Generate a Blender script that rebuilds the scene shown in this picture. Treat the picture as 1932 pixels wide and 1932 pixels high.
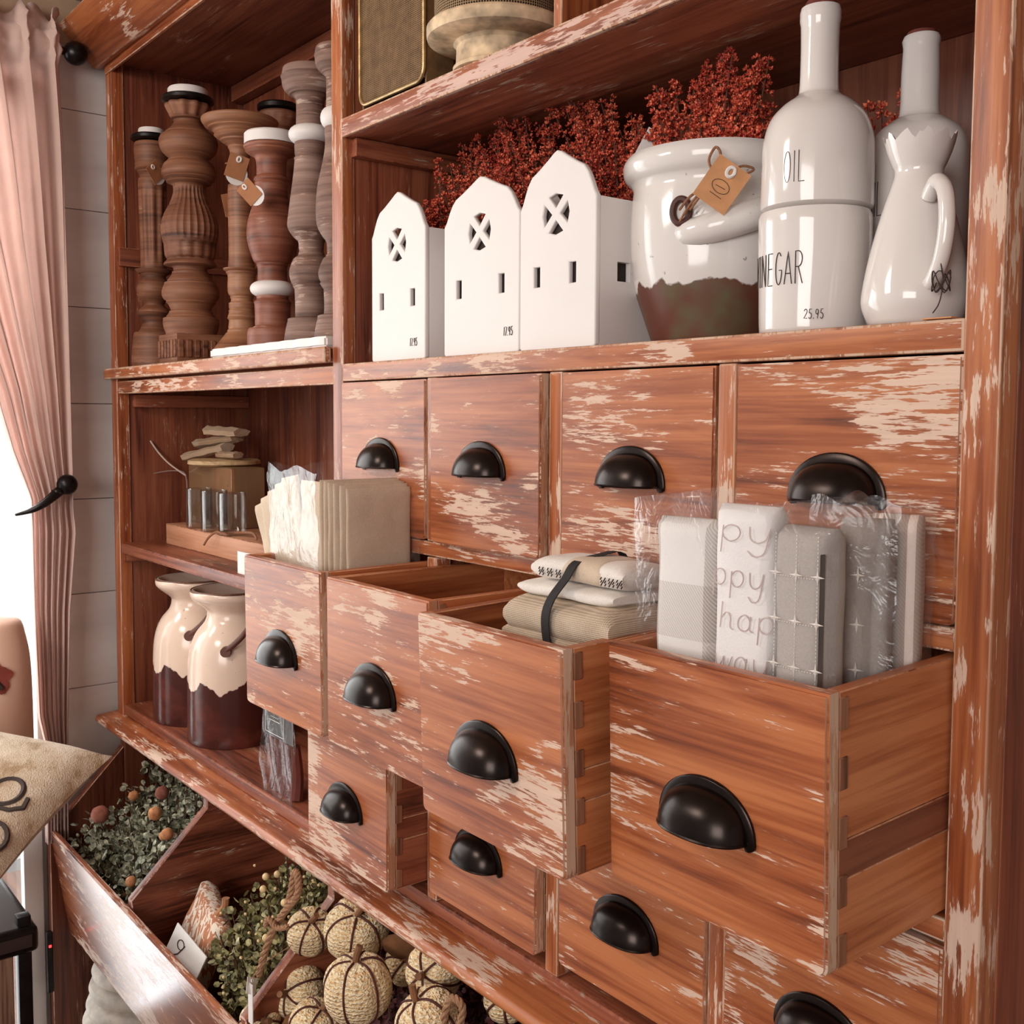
import bpy, bmesh, math, random
import numpy as np
from mathutils import Vector, Matrix, noise
PI = math.pi
sin, cos = math.sin, math.cos
scene = bpy.context.scene
C = scene.collection
for o in list(bpy.data.objects):
    bpy.data.objects.remove(o)

# ------------------------------------------------------------------ camera
def make_camera():
    yaw, pitch, roll, f = 0.90259, -0.06776, -0.00527, 2021.67
    fw = Vector((-sin(yaw) * cos(pitch), cos(yaw) * cos(pitch), sin(pitch)))
    rt = Vector((cos(yaw), sin(yaw), 0))
    dn = fw.cross(rt)
    r2 = cos(roll) * rt + sin(roll) * dn
    d2 = -sin(roll) * rt + cos(roll) * dn
    cd = bpy.data.cameras.new('camera')
    cd.sensor_width = 36; cd.sensor_height = 36; cd.sensor_fit = 'HORIZONTAL'
    cd.lens = 36 * f / 1932
    cd.shift_x = 1.94 / 1932; cd.shift_y = -38.69 / 1932
    cd.clip_start = 0.02
    co = bpy.data.objects.new('camera', cd)
    m = Matrix((r2, -d2, -fw)).transposed().to_4x4()
    m.translation = Vector((1.3403, -0.7488, -0.0503))
    co.matrix_world = m
    C.objects.link(co); scene.camera = co
make_camera()

# ------------------------------------------------------------------ light
w = bpy.data.worlds.new('world'); scene.world = w; w.use_nodes = True
bg = w.node_tree.nodes['Background']
bg.inputs[0].default_value = (1.0, 0.93, 0.90, 1); bg.inputs[1].default_value = 0.31
def area(name, loc, target, sx, sy, power, col):
    l = bpy.data.lights.new(name, 'AREA'); l.shape = 'RECTANGLE'; l.size = sx; l.size_y = sy
    l.energy = power; l.color = col
    o = bpy.data.objects.new(name, l); C.objects.link(o); o.location = loc
    o.rotation_euler = (Vector(target) - Vector(loc)).to_track_quat('-Z', 'Y').to_euler()
    return o
area('window_daylight', (-1.08, -0.72, -0.38), (0.6, -0.72, -0.38), 1.4, 2.3, 40, (0.84, 0.93, 1.0))
area('shop_window', (1.9, -3.0, 0.30), (0.3, 0.0, -0.1), 1.5, 1.3, 50, (1.0, 0.96, 0.93))
area('left_fill', (-0.1, -1.5, 0.72), (-0.5, 0.0, -0.3), 0.5, 0.5, 17, (1.0, 0.90, 0.80))  # unseen fill lamp, added to brighten the left side
area('backdrop_light', (-1.25, -0.8, 1.2), (-2.6, -0.2, -0.3), 1.5, 0.8, 170, (0.95, 0.98, 1.0))  # lamp added outdoors, lights only the backdrop beyond the window
scene.view_settings.view_transform = 'Standard'
scene.view_settings.look = 'None'
scene.view_settings.exposure = 0.07
scene.view_settings.gamma = 1.0
scene.view_settings.use_curve_mapping = False

# ------------------------------------------------------------------ materials
def nt(name):
    m = bpy.data.materials.new(name); m.use_nodes = True
    t = m.node_tree; b = t.nodes['Principled BSDF']
    return m, t, b
def N(t, kind, **kw):
    n = t.nodes.new(kind)
    for k, v in kw.items():
        setattr(n, k, v)
    return n
def L(t, a, b): t.links.new(a, b)
def ramp(t, fac, stops):
    r = N(t, 'ShaderNodeValToRGB'); e = r.color_ramp.elements
    while len(e) < len(stops): e.new(0.5)
    for i, (p, c) in enumerate(stops):
        e[i].position = p; e[i].color = (*c, 1) if len(c) == 3 else c
    L(t, fac, r.inputs[0]); return r.outputs[0]
def objvec(t, rnd=True):
    tc = N(t, 'ShaderNodeTexCoord')
    if not rnd: return tc.outputs['Object']
    oi = N(t, 'ShaderNodeObjectInfo')
    mu = N(t, 'ShaderNodeVectorMath', operation='SCALE'); mu.inputs[0].default_value = (37.1, 91.7, 53.3)
    L(t, oi.outputs['Random'], mu.inputs['Scale'])
    ad = N(t, 'ShaderNodeVectorMath', operation='ADD')
    L(t, tc.outputs['Object'], ad.inputs[0]); L(t, mu.outputs[0], ad.inputs[1])
    return ad.outputs[0]
def scl(t, v, s):
    m = N(t, 'ShaderNodeVectorMath', operation='MULTIPLY'); L(t, v, m.inputs[0]); m.inputs[1].default_value = s
    return m.outputs[0]
def noi(t, v, s, d=3, rough=.55, dist=0):
    n = N(t, 'ShaderNodeTexNoise'); n.inputs['Scale'].default_value = s; n.inputs['Detail'].default_value = d
    n.inputs['Roughness'].default_value = rough; n.inputs['Distortion'].default_value = dist
    L(t, v, n.inputs['Vector']); return n.outputs['Fac']
def ma(t, op, a, b, c=None):
    m = N(t, 'ShaderNodeMath', operation=op)
    for i, x in enumerate([a, b, c]):
        if x is None: continue
        if isinstance(x, (int, float)): m.inputs[i].default_value = x
        else: L(t, x, m.inputs[i])
    return m.outputs[0]
def mixc(t, f, a, b):
    m = N(t, 'ShaderNodeMix', data_type='RGBA')
    if isinstance(f, (int, float)): m.inputs[0].default_value = f
    else: L(t, f, m.inputs[0])
    for i, x in ((6, a), (7, b)):
        if isinstance(x, tuple): m.inputs[i].default_value = (*x, 1)
        else: L(t, x, m.inputs[i])
    return m.outputs[2]
def bump(t, b, h, strength=.3, dist=.001):
    n = N(t, 'ShaderNodeBump'); n.inputs['Strength'].default_value = strength; n.inputs['Distance'].default_value = dist
    L(t, h, n.inputs['Height']); L(t, n.outputs[0], b.inputs['Normal'])

def wood(name, axis, chip=.66, tone=((.115, .026, .009), (.315, .082, .027), (.50, .168, .060)), rough=.38,
         chipcol=(.80, .57, .44), bigchip=13.0, coat=0.0):
    m, t, b = nt(name)
    v = objvec(t)
    def st(al):
        return scl(t, v, tuple(al if c in axis else 1 for c in 'xyz'))
    g1 = noi(t, st(.07), 26, 4, .6, 1.6)
    g2 = noi(t, st(.025), 210, 3, .6)
    g3 = noi(t, st(.4), 5, 2)
    g4 = noi(t, st(.035), 95, 3, .6, .8)
    s1 = ma(t, 'MULTIPLY_ADD', g1, .42, ma(t, 'MULTIPLY_ADD', g2, .22, ma(t, 'MULTIPLY_ADD', g4, .25, ma(t, 'MULTIPLY', g3, .30))))
    s1 = ma(t, 'SUBTRACT', s1, .085)
    col = ramp(t, s1, [(.385, tone[0]), (.48, tone[1]), (.60, tone[2])])
    k1 = noi(t, st(.10), 330, 3, .7)
    k2 = noi(t, st(.55), bigchip, 2, .5, .4)
    k3 = noi(t, st(.22), 75, 2, .5)
    kv = ma(t, 'ADD', ma(t, 'MULTIPLY', k1, .9), ma(t, 'MULTIPLY_ADD', k2, .98, ma(t, 'MULTIPLY_ADD', k3, .66, -.77)))
    mask = ramp(t, kv, [(chip, (0, 0, 0)), (chip + .035, (1, 1, 1))])
    cc = mixc(t, g2, chipcol, tuple(x * .72 for x in chipcol))
    # a pale whitewash haze around the chips
    haze = ramp(t, kv, [(chip - .12, (0, 0, 0)), (chip + .03, (.22, .22, .22))])
    col = mixc(t, haze, col, (.55, .27, .17))
    col = mixc(t, mask, col, cc)
    L(t, col, b.inputs['Base Color'])
    rr = N(t, 'ShaderNodeMapRange'); L(t, mask, rr.inputs[0]); rr.inputs[3].default_value = rough; rr.inputs[4].default_value = .75
    L(t, rr.outputs[0], b.inputs['Roughness'])
    b.inputs['Coat Weight'].default_value = coat; b.inputs['Coat Roughness'].default_value = .22
    h = ma(t, 'ADD', ma(t, 'MULTIPLY', g2, .5), ma(t, 'MULTIPLY', mask, -.9))
    bump(t, b, h, .35, .0009)
    return m
def plain(name, col, rough=.5, metal=0, var=.12, vscale=20, bmp=0, bscale=80, coat=0, spec=None):
    m, t, b = nt(name)
    v = objvec(t)
    n = noi(t, v, vscale, 3)
    c2 = tuple(min(1, x * (1 - var)) for x in col); c3 = tuple(min(1, x * (1 + var)) for x in col)
    L(t, ramp(t, n, [(.3, c2), (.7, c3)]), b.inputs['Base Color'])
    b.inputs['Roughness'].default_value = rough; b.inputs['Metallic'].default_value = metal
    b.inputs['Coat Weight'].default_value = coat
    if spec is not None: b.inputs['Specular IOR Level'].default_value = spec
    if bmp: bump(t, b, noi(t, v, bscale, 3), bmp, .001)
    return m
def two_tone(name, top, bot, bot2, z0, amp, sc, rt=.12, rb=.6, rim=None):
    """glaze that ends in a ragged line, raw clay or dark glaze below it"""
    m, t, b = nt(name); v = objvec(t, False)
    sp = N(t, 'ShaderNodeSeparateXYZ'); L(t, v, sp.inputs[0])
    n = noi(t, scl(t, v, (1, 1, .45)), sc, 2, .4)
    n2 = noi(t, v, sc * 5, 2)
    z = ma(t, 'ADD', sp.outputs[2], ma(t, 'MULTIPLY', ma(t, 'SUBTRACT', n, .5), amp))
    z = ma(t, 'ADD', z, ma(t, 'MULTIPLY', ma(t, 'SUBTRACT', n2, .5), amp * .12))
    k = ma(t, 'MULTIPLY', ma(t, 'SUBTRACT', z, z0 - .5 * .002), 500); k = ma(t, 'MINIMUM', ma(t, 'MAXIMUM', k, 0), 1)
    bc = ramp(t, noi(t, v, 15, 3), [(.50, bot), (.68, bot2)])
    sp2 = noi(t, v, 130, 2)
    tc_ = ramp(t, sp2, [(.24, tuple(x * .5 for x in top)), (.29, top)])
    L(t, mixc(t, k, bc, tc_), b.inputs['Base Color'])
    L(t, ma(t, 'MULTIPLY_ADD', k, rt - rb, rb), b.inputs['Roughness'])
    bump(t, b, ma(t, 'ADD', ma(t, 'MULTIPLY', k, 1.0), ma(t, 'MULTIPLY', noi(t, v, 18, 2), .8)), .4, .002)
    return m
def weave(name, c1, c2, sc, rough=.9, strength=.6, planes='xz', alpha=False):
    m, t, b = nt(name); v = objvec(t, False); sp = N(t, 'ShaderNodeSeparateXYZ'); L(t, v, sp.inputs[0])
    a = sp.outputs['xyz'.index(planes[0])]; c = sp.outputs['xyz'.index(planes[1])]
    f = ma(t, 'ADD', ma(t, 'MULTIPLY', ma(t, 'SINE', ma(t, 'MULTIPLY', a, sc), 0), .5),
           ma(t, 'MULTIPLY', ma(t, 'SINE', ma(t, 'MULTIPLY', c, sc), 0), .5))
    n = noi(t, v, 60, 3)
    f2 = ma(t, 'ADD', f, ma(t, 'MULTIPLY', ma(t, 'SUBTRACT', n, .5), 1.2))
    L(t, ramp(t, ma(t, 'MULTIPLY_ADD', f2, .5, .5), [(.25, c1), (.65, c2)]), b.inputs['Base Color'])
    b.inputs['Roughness'].default_value = rough
    b.inputs['Specular IOR Level'].default_value = .2
    bump(t, b, f2, strength, .0008)
    return m
def cloth(name, col, twill=0, rough=.95, wr=30):
    m, t, b = nt(name); v = objvec(t)
    n = noi(t, v, wr, 3); fine = noi(t, v, 700, 1)
    c2 = tuple(x * .86 for x in col)
    L(t, ramp(t, ma(t, 'MULTIPLY_ADD', fine, .5, ma(t, 'MULTIPLY', n, .5)), [(.35, c2), (.6, col)]), b.inputs['Base Color'])
    b.inputs['Roughness'].default_value = rough; b.inputs['Specular IOR Level'].default_value = .15
    b.inputs['Sheen Weight'].default_value = .15
    bump(t, b, ma(t, 'MULTIPLY_ADD', fine, .25, n), .5, .002)
    return m
def film(name, amt=.10, white=.05, tint=(.95, .96, 1)):
    m = bpy.data.materials.new(name); m.use_nodes = True; t = m.node_tree
    t.nodes.remove(t.nodes['Principled BSDF']); out = t.nodes['Material Output']
    tr = N(t, 'ShaderNodeBsdfTransparent'); gl = N(t, 'ShaderNodeBsdfGlossy'); df = N(t, 'ShaderNodeBsdfDiffuse')
    gl.inputs['Roughness'].default_value = .2; df.inputs[0].default_value = (*tint, 1)
    lw = N(t, 'ShaderNodeLayerWeight'); lw.inputs[0].default_value = .35
    v = objvec(t); n = noi(t, v, 45, 3, .6, .8)
    bm_ = N(t, 'ShaderNodeBump'); bm_.inputs['Strength'].default_value = .6; bm_.inputs['Distance'].default_value = .004
    L(t, n, bm_.inputs['Height']); L(t, bm_.outputs[0], gl.inputs['Normal']); L(t, bm_.outputs[0], lw.inputs['Normal'])
    m1 = N(t, 'ShaderNodeMixShader'); m2 = N(t, 'ShaderNodeMixShader')
    L(t, ma(t, 'MULTIPLY_ADD', lw.outputs['Facing'], .25, amt), m1.inputs[0]); L(t, tr.outputs[0], m1.inputs[1]); L(t, gl.outputs[0], m1.inputs[2])
    wf = ramp(t, n, [(.5, (white * .4,) * 3), (.68, (white * 3,) * 3)])
    L(t, wf, m2.inputs[0]); L(t, m1.outputs[0], m2.inputs[1]); L(t, df.outputs[0], m2.inputs[2])
    L(t, m2.outputs[0], out.inputs[0])
    return m

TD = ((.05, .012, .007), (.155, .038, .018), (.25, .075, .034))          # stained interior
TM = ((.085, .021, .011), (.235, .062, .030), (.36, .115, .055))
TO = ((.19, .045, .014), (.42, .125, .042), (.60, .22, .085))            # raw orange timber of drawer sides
TC = ((.055, .018, .009), (.17, .062, .030), (.27, .115, .058))          # old turned wood
MW = {}
for a in 'xyz':
    MW['front' + a] = wood('paint_worn_wood_' + a, a, .612)
    MW['frame' + a] = wood('frame_wood_' + a, a, .70)
    MW['edge' + a] = wood('rubbed_wood_' + a, a, .60, bigchip=18)
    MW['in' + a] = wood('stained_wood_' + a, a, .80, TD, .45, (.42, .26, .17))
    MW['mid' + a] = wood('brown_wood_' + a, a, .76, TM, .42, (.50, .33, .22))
    MW['raw' + a] = wood('raw_timber_' + a, a, .93, TO, .42)
MW['wear'] = wood('worn_corner', 'z', .50, ((.2, .07, .035), (.42, .19, .10), (.55, .30, .18)), .6, (.72, .49, .35), 20)
MW['wearin'] = wood('dark_corner', 'z', .70, TM, .5, (.36, .22, .15), 20)
MW['rawwear'] = wood('raw_corner', 'z', .8, ((.2, .06, .03), (.42, .18, .09), (.5, .25, .13)), .6)
MW['wash'] = wood('white_washed_edge', 'x', .50, TM, .42, (.74, .50, .42), 7)
MW['end'] = wood('end_grain', 'z', .85, ((.10, .035, .018), (.25, .10, .048), (.34, .16, .085)), .7)
MW['binfront'] = wood('polished_bin_front', 'x', .60, rough=.25, coat=.9)
MW['red'] = wood('red_stained_side', 'z', .86, ((.06, .012, .007), (.17, .032, .016), (.26, .06, .026)), .3)
MW['slab'] = wood('pale_slab', 'x', .8, ((.3, .16, .09), (.5, .3, .17), (.6, .4, .25)), .7)
turn_dark = wood('turned_brown_wood', 'xy', .84, TC, .6, (.36, .22, .13), 20)
turn_red = wood('turned_red_wood', 'xy', .80, ((.085, .024, .013), (.21, .062, .033), (.31, .115, .065)), .5, (.48, .30, .22), 25)
turn_light = wood('turned_light_wood', 'xy', .9, ((.11, .04, .018), (.26, .105, .05), (.38, .18, .09)), .5, (.48, .30, .22), 25)
turn_grey = wood('turned_grey_wood', 'xy', .72, ((.075, .036, .026), (.18, .098, .073), (.30, .19, .15)), .65, (.46, .34, .28), 25)
iron = plain('black_iron', (.016, .013, .013), .34, .7, .3, 60, .15, 150)
pull_m = plain('bronze_black_pull', (.020, .013, .011), .27, .75, .3, 40, .08, 60)
white_gloss = plain('white_glazed_ceramic', (.76, .71, .675), .10, 0, .02, 9, .12, 22, .3)
white_matte = plain('white_bisque', (.78, .735, .71), .48, 0, .015, 9, .06, 30)
hollow_shade = plain('painted_hollow_shade', (.03, .018, .014), .8)
ink = plain('dark_ink', (.035, .022, .018), .7)
ink_soft = plain('grey_pink_ink', (.58, .46, .44), .8)
kraft = plain('kraft_card', (.40, .17, .075), .8, 0, .12, 60)
kraft_hi = plain('pale_kraft_card', (.60, .29, .13), .8, 0, .1, 60)
card = plain('white_card', (.80, .77, .74), .6, 0, .04)
twine = plain('jute_twine', (.27, .12, .06), .9, 0, .3, 300, .6, 500)
rope_m = plain('jute_rope', (.34, .18, .095), .9, 0, .3, 300, .6, 500)
curtain_m = cloth('rose_beige_curtain', (.90, .71, .64), wr=14)
_t = curtain_m.node_tree; _o = _t.nodes['Material Output']; _tl = N(_t, 'ShaderNodeBsdfTranslucent'); _tl.inputs[0].default_value = (.92, .76, .71, 1)
_mx = N(_t, 'ShaderNodeMixShader'); _mx.inputs[0].default_value = .4
L(_t, _t.nodes['Principled BSDF'].outputs[0], _mx.inputs[1]); L(_t, _tl.outputs[0], _mx.inputs[2]); L(_t, _mx.outputs[0], _o.inputs[0])
linen = cloth('oatmeal_linen', (.66, .53, .40))
linen_w = weave('coarse_linen', (.42, .32, .22), (.66, .54, .42), 3600, .95, .5)
white_cloth = cloth('cream_cotton', (.82, .76, .70))
felt = plain('black_ribbon', (.018, .014, .015), .8, 0, .2, 200, .4, 700)
clear = film('clear_plastic', .05, .012)
clear_dense = film('crumpled_plastic', .03, .018)
def glassy(name, col=(1, 1, 1), rough=.02):
    m = bpy.data.materials.new(name); m.use_nodes = True; t = m.node_tree
    t.nodes.remove(t.nodes['Principled BSDF']); out = t.nodes['Material Output']
    tr = N(t, 'ShaderNodeBsdfTransparent'); tr.inputs[0].default_value = (*col, 1)
    gl = N(t, 'ShaderNodeBsdfGlossy'); gl.inputs['Roughness'].default_value = rough
    lw = N(t, 'ShaderNodeLayerWeight'); lw.inputs[0].default_value = .25
    m1 = N(t, 'ShaderNodeMixShader'); L(t, ma(t, 'MULTIPLY_ADD', lw.outputs['Facing'], .5, .05), m1.inputs[0])
    L(t, tr.outputs[0], m1.inputs[1]); L(t, gl.outputs[0], m1.inputs[2]); L(t, m1.outputs[0], out.inputs[0])
    return m
glass = glassy('thin_glass', (.93, .92, .90))

# ------------------------------------------------------------------ object helpers
W = {}
def link(o, parent=None, world=None, local=None):
    C.objects.link(o)
    if parent is not None: o.parent = parent
    if local is not None: o.location = local
    elif world is not None:
        p = W.get(parent.name, Vector((0, 0, 0))) if parent is not None else Vector((0, 0, 0))
        o.location = Vector(world) - p
    if world is not None: W[o.name] = Vector(world)
    return o
def tag(o, label=None, cat=None, group=None, kind=None):
    if label: o['label'] = label
    if cat: o['category'] = cat
    if group: o['group'] = group
    if kind: o['kind'] = kind
    return o
def thing(name, loc, label, cat, group=None, rz=0):
    o = bpy.data.objects.new(name, None); o.empty_display_size = .02
    link(o, None, loc); o.rotation_euler = (0, 0, rz)
    return tag(o, label, cat, group)
def finish(me, mats, smooth=True, ang=38):
    for m in (mats if isinstance(mats, (list, tuple)) else [mats]): me.materials.append(m)
    if smooth:
        me.shade_smooth()
        try: me.set_sharp_from_angle(angle=math.radians(ang))
        except Exception: pass
    return me
def bm_obj(name, bm, mats, parent=None, world=None, local=None, smooth=True, ang=38):
    me = bpy.data.meshes.new(name); bm.normal_update(); bm.to_mesh(me); bm.free()
    finish(me, mats, smooth, ang)
    return link(bpy.data.objects.new(name, me), parent, world, local)
def np_obj(name, V, F, mats, parent=None, world=None, local=None, smooth=True, mi=None, ang=38):
    me = bpy.data.meshes.new(name)
    V = np.asarray(V, dtype=np.float32); F = np.asarray(F, dtype=np.int32)
    k = F.shape[1]
    me.vertices.add(len(V)); me.vertices.foreach_set('co', V.ravel())
    me.loops.add(F.size); me.loops.foreach_set('vertex_index', F.ravel())
    me.polygons.add(len(F)); me.polygons.foreach_set('loop_start', np.arange(0, F.size, k, dtype=np.int32))
    me.polygons.foreach_set('loop_total', np.full(len(F), k, dtype=np.int32))
    if mi is not None: me.polygons.foreach_set('material_index', np.asarray(mi, dtype=np.int32))
    me.update(calc_edges=True); me.validate()
    finish(me, mats, smooth, ang)
    return link(bpy.data.objects.new(name, me), parent, world, local)
def add_box(bm, x0, x1, y0, y1, z0, z1, M=None):
    vs = [bm.verts.new((x, y, z)) for x in (x0, x1) for y in (y0, y1) for z in (z0, z1)]
    if M is not None:
        for v in vs: v.co = M @ v.co
    for f in ((0, 1, 3, 2), (4, 6, 7, 5), (0, 4, 5, 1), (2, 3, 7, 6), (0, 2, 6, 4), (1, 5, 7, 3)):
        bm.faces.new([vs[i] for i in f])
    return vs
def axis_faces(bm):
    for f in bm.faces:
        n = f.normal
        f.material_index = 0 if max(abs(n.x), abs(n.y), abs(n.z)) > .985 else 1
BOXC = {}
def wbox(name, x0, x1, y0, y1, z0, z1, mat, parent=None, bev=.0016, wear='wear', seg=2, local=False, warp=0.0):
    """a board: world box, own origin at its centre, worn bevelled arrises as second material"""
    c = Vector(((x0 + x1) / 2, (y0 + y1) / 2, (z0 + z1) / 2)); s = (x1 - x0, y1 - y0, z1 - z0)
    bm = bmesh.new(); add_box(bm, -s[0] / 2, s[0] / 2, -s[1] / 2, s[1] / 2, -s[2] / 2, s[2] / 2)
    b = min(bev, min(s) * .35)
    if wear == 'wear' and isinstance(mat, str) and (mat[:2] == 'in' or mat[:3] in ('mid', 'red')): wear = 'wearin'
    bmesh.ops.bevel(bm, geom=list(bm.edges), offset=b, segments=seg, affect='EDGES', profile=.6)
    bm.normal_update(); axis_faces(bm)
    mats = [MW[mat] if isinstance(mat, str) else mat, MW[wear] if isinstance(wear, str) else wear]
    if local: return bm_obj(name, bm, mats, parent, None, c)
    return bm_obj(name, bm, mats, parent, c)
def prism(name, pts, axis, a0, a1, mat, parent=None, world=(0, 0, 0), local=None, bev=.0015, wear='wear', smooth=True, seg=1):
    """polygon pts in the plane across axis, extruded from a0 to a1"""
    bm = bmesh.new()
    def P(p, a):
        return {'x': (a, p[0], p[1]), 'y': (p[0], a, p[1]), 'z': (p[0], p[1], a)}[axis]
    lo = [bm.verts.new(P(p, a0)) for p in pts]; hi = [bm.verts.new(P(p, a1)) for p in pts]
    bm.faces.new(lo); bm.faces.new(hi[::-1])
    n = len(pts)
    for i in range(n): bm.faces.new((lo[i], hi[i], hi[(i + 1) % n], lo[(i + 1) % n]))
    bmesh.ops.recalc_face_normals(bm, faces=bm.faces)
    if bev:
        es = [e for e in bm.edges if len(e.link_faces) == 2 and e.calc_face_angle(0) > .6]
        big = set(f.index for f in bm.faces)
        bmesh.ops.bevel(bm, geom=es, offset=bev, segments=seg, affect='EDGES')
        bm.normal_update()
        for f in bm.faces:
            f.material_index = 1 if f.calc_area() < 6 * bev * bev or min(e.calc_length() for e in f.edges) < bev * 1.9 and len(f.verts) == 4 else 0
    mats = [MW[mat] if isinstance(mat, str) else mat, MW[wear] if isinstance(wear, str) else wear]
    return bm_obj(name, bm, mats, parent, world if local is None else None, local, smooth)
def lathe_np(prof, seg=48, fn=None, close=True):
    V, F = [], []
    n = len(prof)
    for i, (r, z) in enumerate(prof):
        for k in range(seg):
            a = 2 * PI * k / seg
            rr = r if fn is None else fn(r, z, a)
            V.append((rr * cos(a), rr * sin(a), z))
    for i in range(n - 1):
        for k in range(seg):
            k2 = (k + 1) % seg
            F.append((i * seg + k, i * seg + k2, (i + 1) * seg + k2, (i + 1) * seg + k))
    return V, F
def smooth_prof(prof, sub=4, sharp=()):
    """Catmull-Rom through the profile; very close points stay crisp"""
    out = []
    n = len(prof)
    for i in range(n - 1):
        p0 = prof[max(i - 1, 0)]; p1 = prof[i]; p2 = prof[i + 1]; p3 = prof[min(i + 2, n - 1)]
        d = math.hypot(p2[0] - p1[0], p2[1] - p1[1])
        if d < .0065 or p1[0] == 0 or p2[0] == 0:
            out.append(p1); continue
        if math.hypot(p1[0] - p0[0], p1[1] - p0[1]) < .0065: p0 = p1
        if math.hypot(p3[0] - p2[0], p3[1] - p2[1]) < .0065: p3 = p2
        for k in range(sub):
            t = k / sub
            q = [.5 * (2 * p1[j] + (p2[j] - p0[j]) * t + (2 * p0[j] - 5 * p1[j] + 4 * p2[j] - p3[j]) * t * t + (3 * p1[j] - p0[j] - 3 * p2[j] + p3[j]) * t ** 3) for j in (0, 1)]
            out.append((max(q[0], 0), q[1]))
    out.append(prof[-1])
    return out
def lathe(name, prof, mat, parent=None, world=None, local=None, seg=48, fn=None, sub=4, ang=38):
    p = smooth_prof(prof, sub) if sub > 1 else prof
    V, F = lathe_np(p, seg, fn)
    return np_obj(name, V, F, mat, parent, world, local, ang=ang)
def tube_np(pts, r, seg=8, cap=True, closed=False, V=None, F=None):
    if V is None: V, F = [], []
    pts = [Vector(p) for p in pts]; n = len(pts); base = len(V)
    up = None
    for i, p in enumerate(pts):
        if closed: tg = pts[(i + 1) % n] - pts[i - 1]
        else: tg = pts[min(i + 1, n - 1)] - pts[max(i - 1, 0)]
        if tg.length < 1e-9: tg = Vector((0, 0, 1))
        tg.normalize()
        if up is None:
            up = Vector((0, 0, 1)) if abs(tg.z) < .9 else Vector((1, 0, 0))
        s = tg.cross(up); s = s.normalized() if s.length > 1e-6 else tg.orthogonal().normalized()
        up = s.cross(tg).normalized()
        rr = r(i / max(n - 1, 1)) if callable(r) else r
        for k in range(seg):
            a = 2 * PI * k / seg
            V.append(tuple(p + (s * cos(a) + up * sin(a)) * rr))
    m = n if closed else n - 1
    for i in range(m):
        for k in range(seg):
            a, b_ = base + i * seg, base + ((i + 1) % n) * seg
            F.append((a + k, a + (k + 1) % seg, b_ + (k + 1) % seg, b_ + k))
    if cap and not closed:
        for e, rev in ((0, True), (n - 1, False)):
            ci = len(V); V.append(tuple(pts[e]))
            for k in range(seg):
                a = base + e * seg + k; b_ = base + e * seg + (k + 1) % seg
                F.append((ci, b_, a, ci) if rev else (ci, a, b_, ci))
    return V, F
def fix_quads(F):
    return F
def mesh_any(name, V, F, mats, parent=None, world=None, local=None, smooth=True, ang=38):
    me = bpy.data.meshes.new(name)
    FF = [tuple(dict.fromkeys(f)) for f in F]
    me.from_pydata([tuple(v) for v in V], [], FF); me.update()
    finish(me, mats, smooth, ang)
    return link(bpy.data.objects.new(name, me), parent, world, local)
def tube(name, pts, r, mat, parent=None, world=None, local=None, seg=8, closed=False):
    V, F = tube_np(pts, r, seg, True, closed)
    return mesh_any(name, V, F, mat, parent, world, local)
def spline(pts, sub=6):
    pts = [Vector(p) for p in pts]; out = []; n = len(pts)
    for i in range(n - 1):
        p0, p1, p2, p3 = pts[max(i - 1, 0)], pts[i], pts[i + 1], pts[min(i + 2, n - 1)]
        for k in range(sub):
            t = k / sub
            out.append(.5 * (2 * p1 + (p2 - p0) * t + (2 * p0 - 5 * p1 + 4 * p2 - p3) * t * t + (3 * p1 - p0 - 3 * p2 + p3) * t ** 3))
    out.append(pts[-1]); return out

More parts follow.
